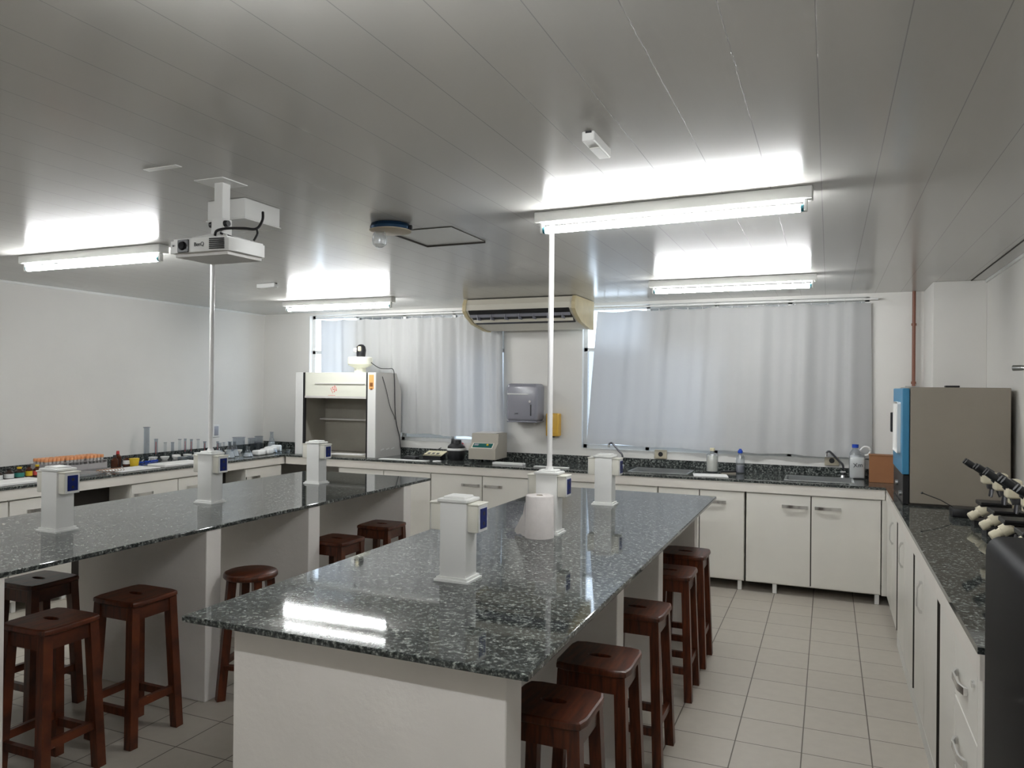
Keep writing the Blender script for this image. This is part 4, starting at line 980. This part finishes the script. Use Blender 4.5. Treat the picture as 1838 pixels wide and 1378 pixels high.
# graduated cylinders along the wall
cyls = [(5.28, .315, .026, 'lab_glass_marked', 'tallest graduated cylinder, standing alone at the left of the row'), (5.39, .195, .017, 'lab_glass_marked', 'graduated cylinder with pink scale right of the tallest one'),
        (5.50, .155, .015, 'lab_glass', None), (5.59, .15, .015, 'lab_glass_marked', None), (5.68, .175, .014, 'lab_glass', None), (5.75, .175, .013, 'lab_glass_marked', None), (5.83, .165, .014, 'lab_glass_marked', None),
        (5.92, .16, .014, 'lab_glass', None), (6.01, .13, .014, 'lab_glass_marked', None), (6.10, .11, .014, 'lab_glass', None), (6.19, .12, .013, 'lab_glass_marked', None), (6.28, .105, .013, 'lab_glass', None), (6.37, .10, .013, 'lab_glass_marked', None)]
for i, (y, h, r, mt, lb) in enumerate(cyls):
    lb = lb or 'glass graduated cylinder, %s from the left in the row by the wall' % ORD[i]
    t = thing('graduated_cylinder', lb, 'measuring cylinder', (-6.04, y, T), 0, 'graduated cylinders in a row by the left wall')
    MB().lathe([(0, .008), (r, .010), (r, h-.004), (r*1.25, h), (r*1.1, h-.001), (r*.86, h-.006), (r*.86, .014), (0, .013)], (0, 0, 0), 16).build('glass_tube', mt, t)
    MB().prism([(1.9*r*math.cos(k*PI/3), 1.9*r*math.sin(k*PI/3)) for k in range(6)], 'z', 0, .008).build('foot', 'lab_glass_marked', t)
    if i in (1, 5, 6, 8, 10): MB().lathe([(r*1.02, h*.25), (r*1.02, h*.85)], (0, 0, 0), 3).build('printed_scale', 'red_ink', t).scale = (.25, .25, 1)
    MB().lathe([(r*1.22, h-.006), (r*1.24, h-.001)], (0, 0, 0), 16).build('rim', 'dispenser_grey' if i in (0, 4, 7, 8) else 'lab_glass_marked', t)
# petri dishes
pd = None; k = 0
for (x, y) in ((-5.72, 5.42), (-5.74, 5.55), (-5.62, 5.50), (-5.76, 5.69), (-5.64, 5.64), (-5.78, 5.83), (-5.68, 5.78)):
    for j in range(2):
        z = T + .0005 + j*.0165; k += 1
        lb = 'glass petri dish, %s of the stack %s from the left' % ('top' if j else 'bottom', ORD[(k-1)//2])
        if pd is None:
            pd = thing('petri_dish', lb, 'petri dish', (x, y, z), 0, 'stacked petri dishes on the left worktop')
            MB().lathe([(0, 0), (.045, 0), (.045, .012), (.043, .012), (.043, .002), (0, .002)], (0, 0, 0), 20).build('dish', 'lab_plastic', pd)
            MB().lathe([(0, .015), (.048, .015), (.048, .004), (.0465, .004), (.0465, .0135), (0, .0135)], (0, 0, 0), 20).build('lid', 'lab_plastic', pd)
        else: dup(pd, (x, y, z), 0, lb)
# flasks
def flask(x, y, h, r, lb, mt='lab_glass_marked'):
    t = thing('conical_flask', lb, 'flask', (x, y, T), 0, 'glass flasks and beakers near the fume hood')
    MB().lathe([(0, .001), (r, .001), (r*1.02, .008), (r*.36, h*.70), (r*.34, h*.93), (r*.44, h), (r*.40, h), (r*.29, h*.93), (r*.31, h*.70), (r*.94, .010), (0, .005)], (0, 0, 0), 22).build('glass', mt, t)
    MB().lathe([(0, .006), (r*.92, .008), (r*.62, h*.38), (0, h*.38)], (0, 0, 0), 18).build('content', 'foam', t)
flask(-5.44, 5.60, .165, .052, 'conical flask just right of the ceiling-pole socket column')
flask(-5.50, 5.80, .165, .052, 'conical flask, second right of the ceiling-pole socket column')
flask(-5.58, 5.95, .15, .048, 'conical flask standing behind the two front flasks')
flask(-5.44, 5.99, .10, .05, 'low round flask beside the foam tray')
def beaker(x, y, h, r, lb, mt='lab_glass_marked'):
    t = thing('beaker', lb, 'beaker', (x, y, T), 0, 'glass flasks and beakers near the fume hood')
    MB().lathe([(0, .001), (r, .001), (r, h-.004), (r*1.08, h), (r*.95, h-.003), (r*.95, .005), (0, .004)], (0, 0, 0), 24).build('glass', mt, t)
    MB().lathe([(r*1.085, h-.003), (r*1.085, h+.001), (r*.97, h+.001)], (0, 0, 0), 24).build('rim', 'dispenser_grey', t)
beaker(-6.00, 6.46, .15, .065, 'large glass beaker against the left wall under the window light')
beaker(-5.98, 6.64, .13, .040, 'narrow glass beaker right of the large one')
beaker(-6.02, 6.80, .14, .045, 'glass beaker near the corner behind the foam pads')
beaker(-5.84, 6.58, .10, .035, 'small glass beaker in front of the large one')
flask(-5.92, 6.90, .19, .055, 'tall flask with grey rim in the left back corner')
# white porcelain dishes and caps in front of the measuring cylinders
wd = None
for i in range(12):
    x, y = -5.93 + .05*(i % 3), 5.26 + .092*i
    lb = 'small white lab dish, %s from the left in the row before the graduated cylinders' % ORD[i]
    if wd is None:
        wd = thing('porcelain_dish', lb, 'dish', (x, y, T+.0003), 0, 'small white dishes before the graduated cylinders')
        MB().lathe([(0, 0), (.022, 0), (.038, .020), (.041, .034), (.038, .034), (.032, .02), (.018, .006), (0, .005)], (0, 0, 0), 20).build('bowl', 'paper', wd)
    else: dup(wd, (x, y, T+.0003), 0, lb)
# foam pads
for i, (x, y, w) in enumerate([(-5.46, 6.17, .10), (-5.48, 6.31, .11), (-5.56, 6.46, .11), (-5.60, 6.60, .10)]):
    tag(MB().box(x-w/2, x+w/2, y-.055, y+.055, T+.0005, T+.052+.006*i, .016, 3, rot=Matrix.Rotation(.15*i, 3, 'Z')).build('cotton_bundle', 'foam'),
        'white bundle of folded cloth, %s from the left beside the fume hood' % ORD[i], 'cloth', 'white bundles beside the fume hood')
t = thing('glass_dish', 'shallow clear glass dish at the edge beside the fume hood', 'dish', (-5.42, 6.49, T))
MB().lathe([(0, 0), (.07, 0), (.085, .035), (.082, .035), (.068, .004), (0, .004)], (0, 0, 0), 28).build('glass', 'lab_glass_marked', t)
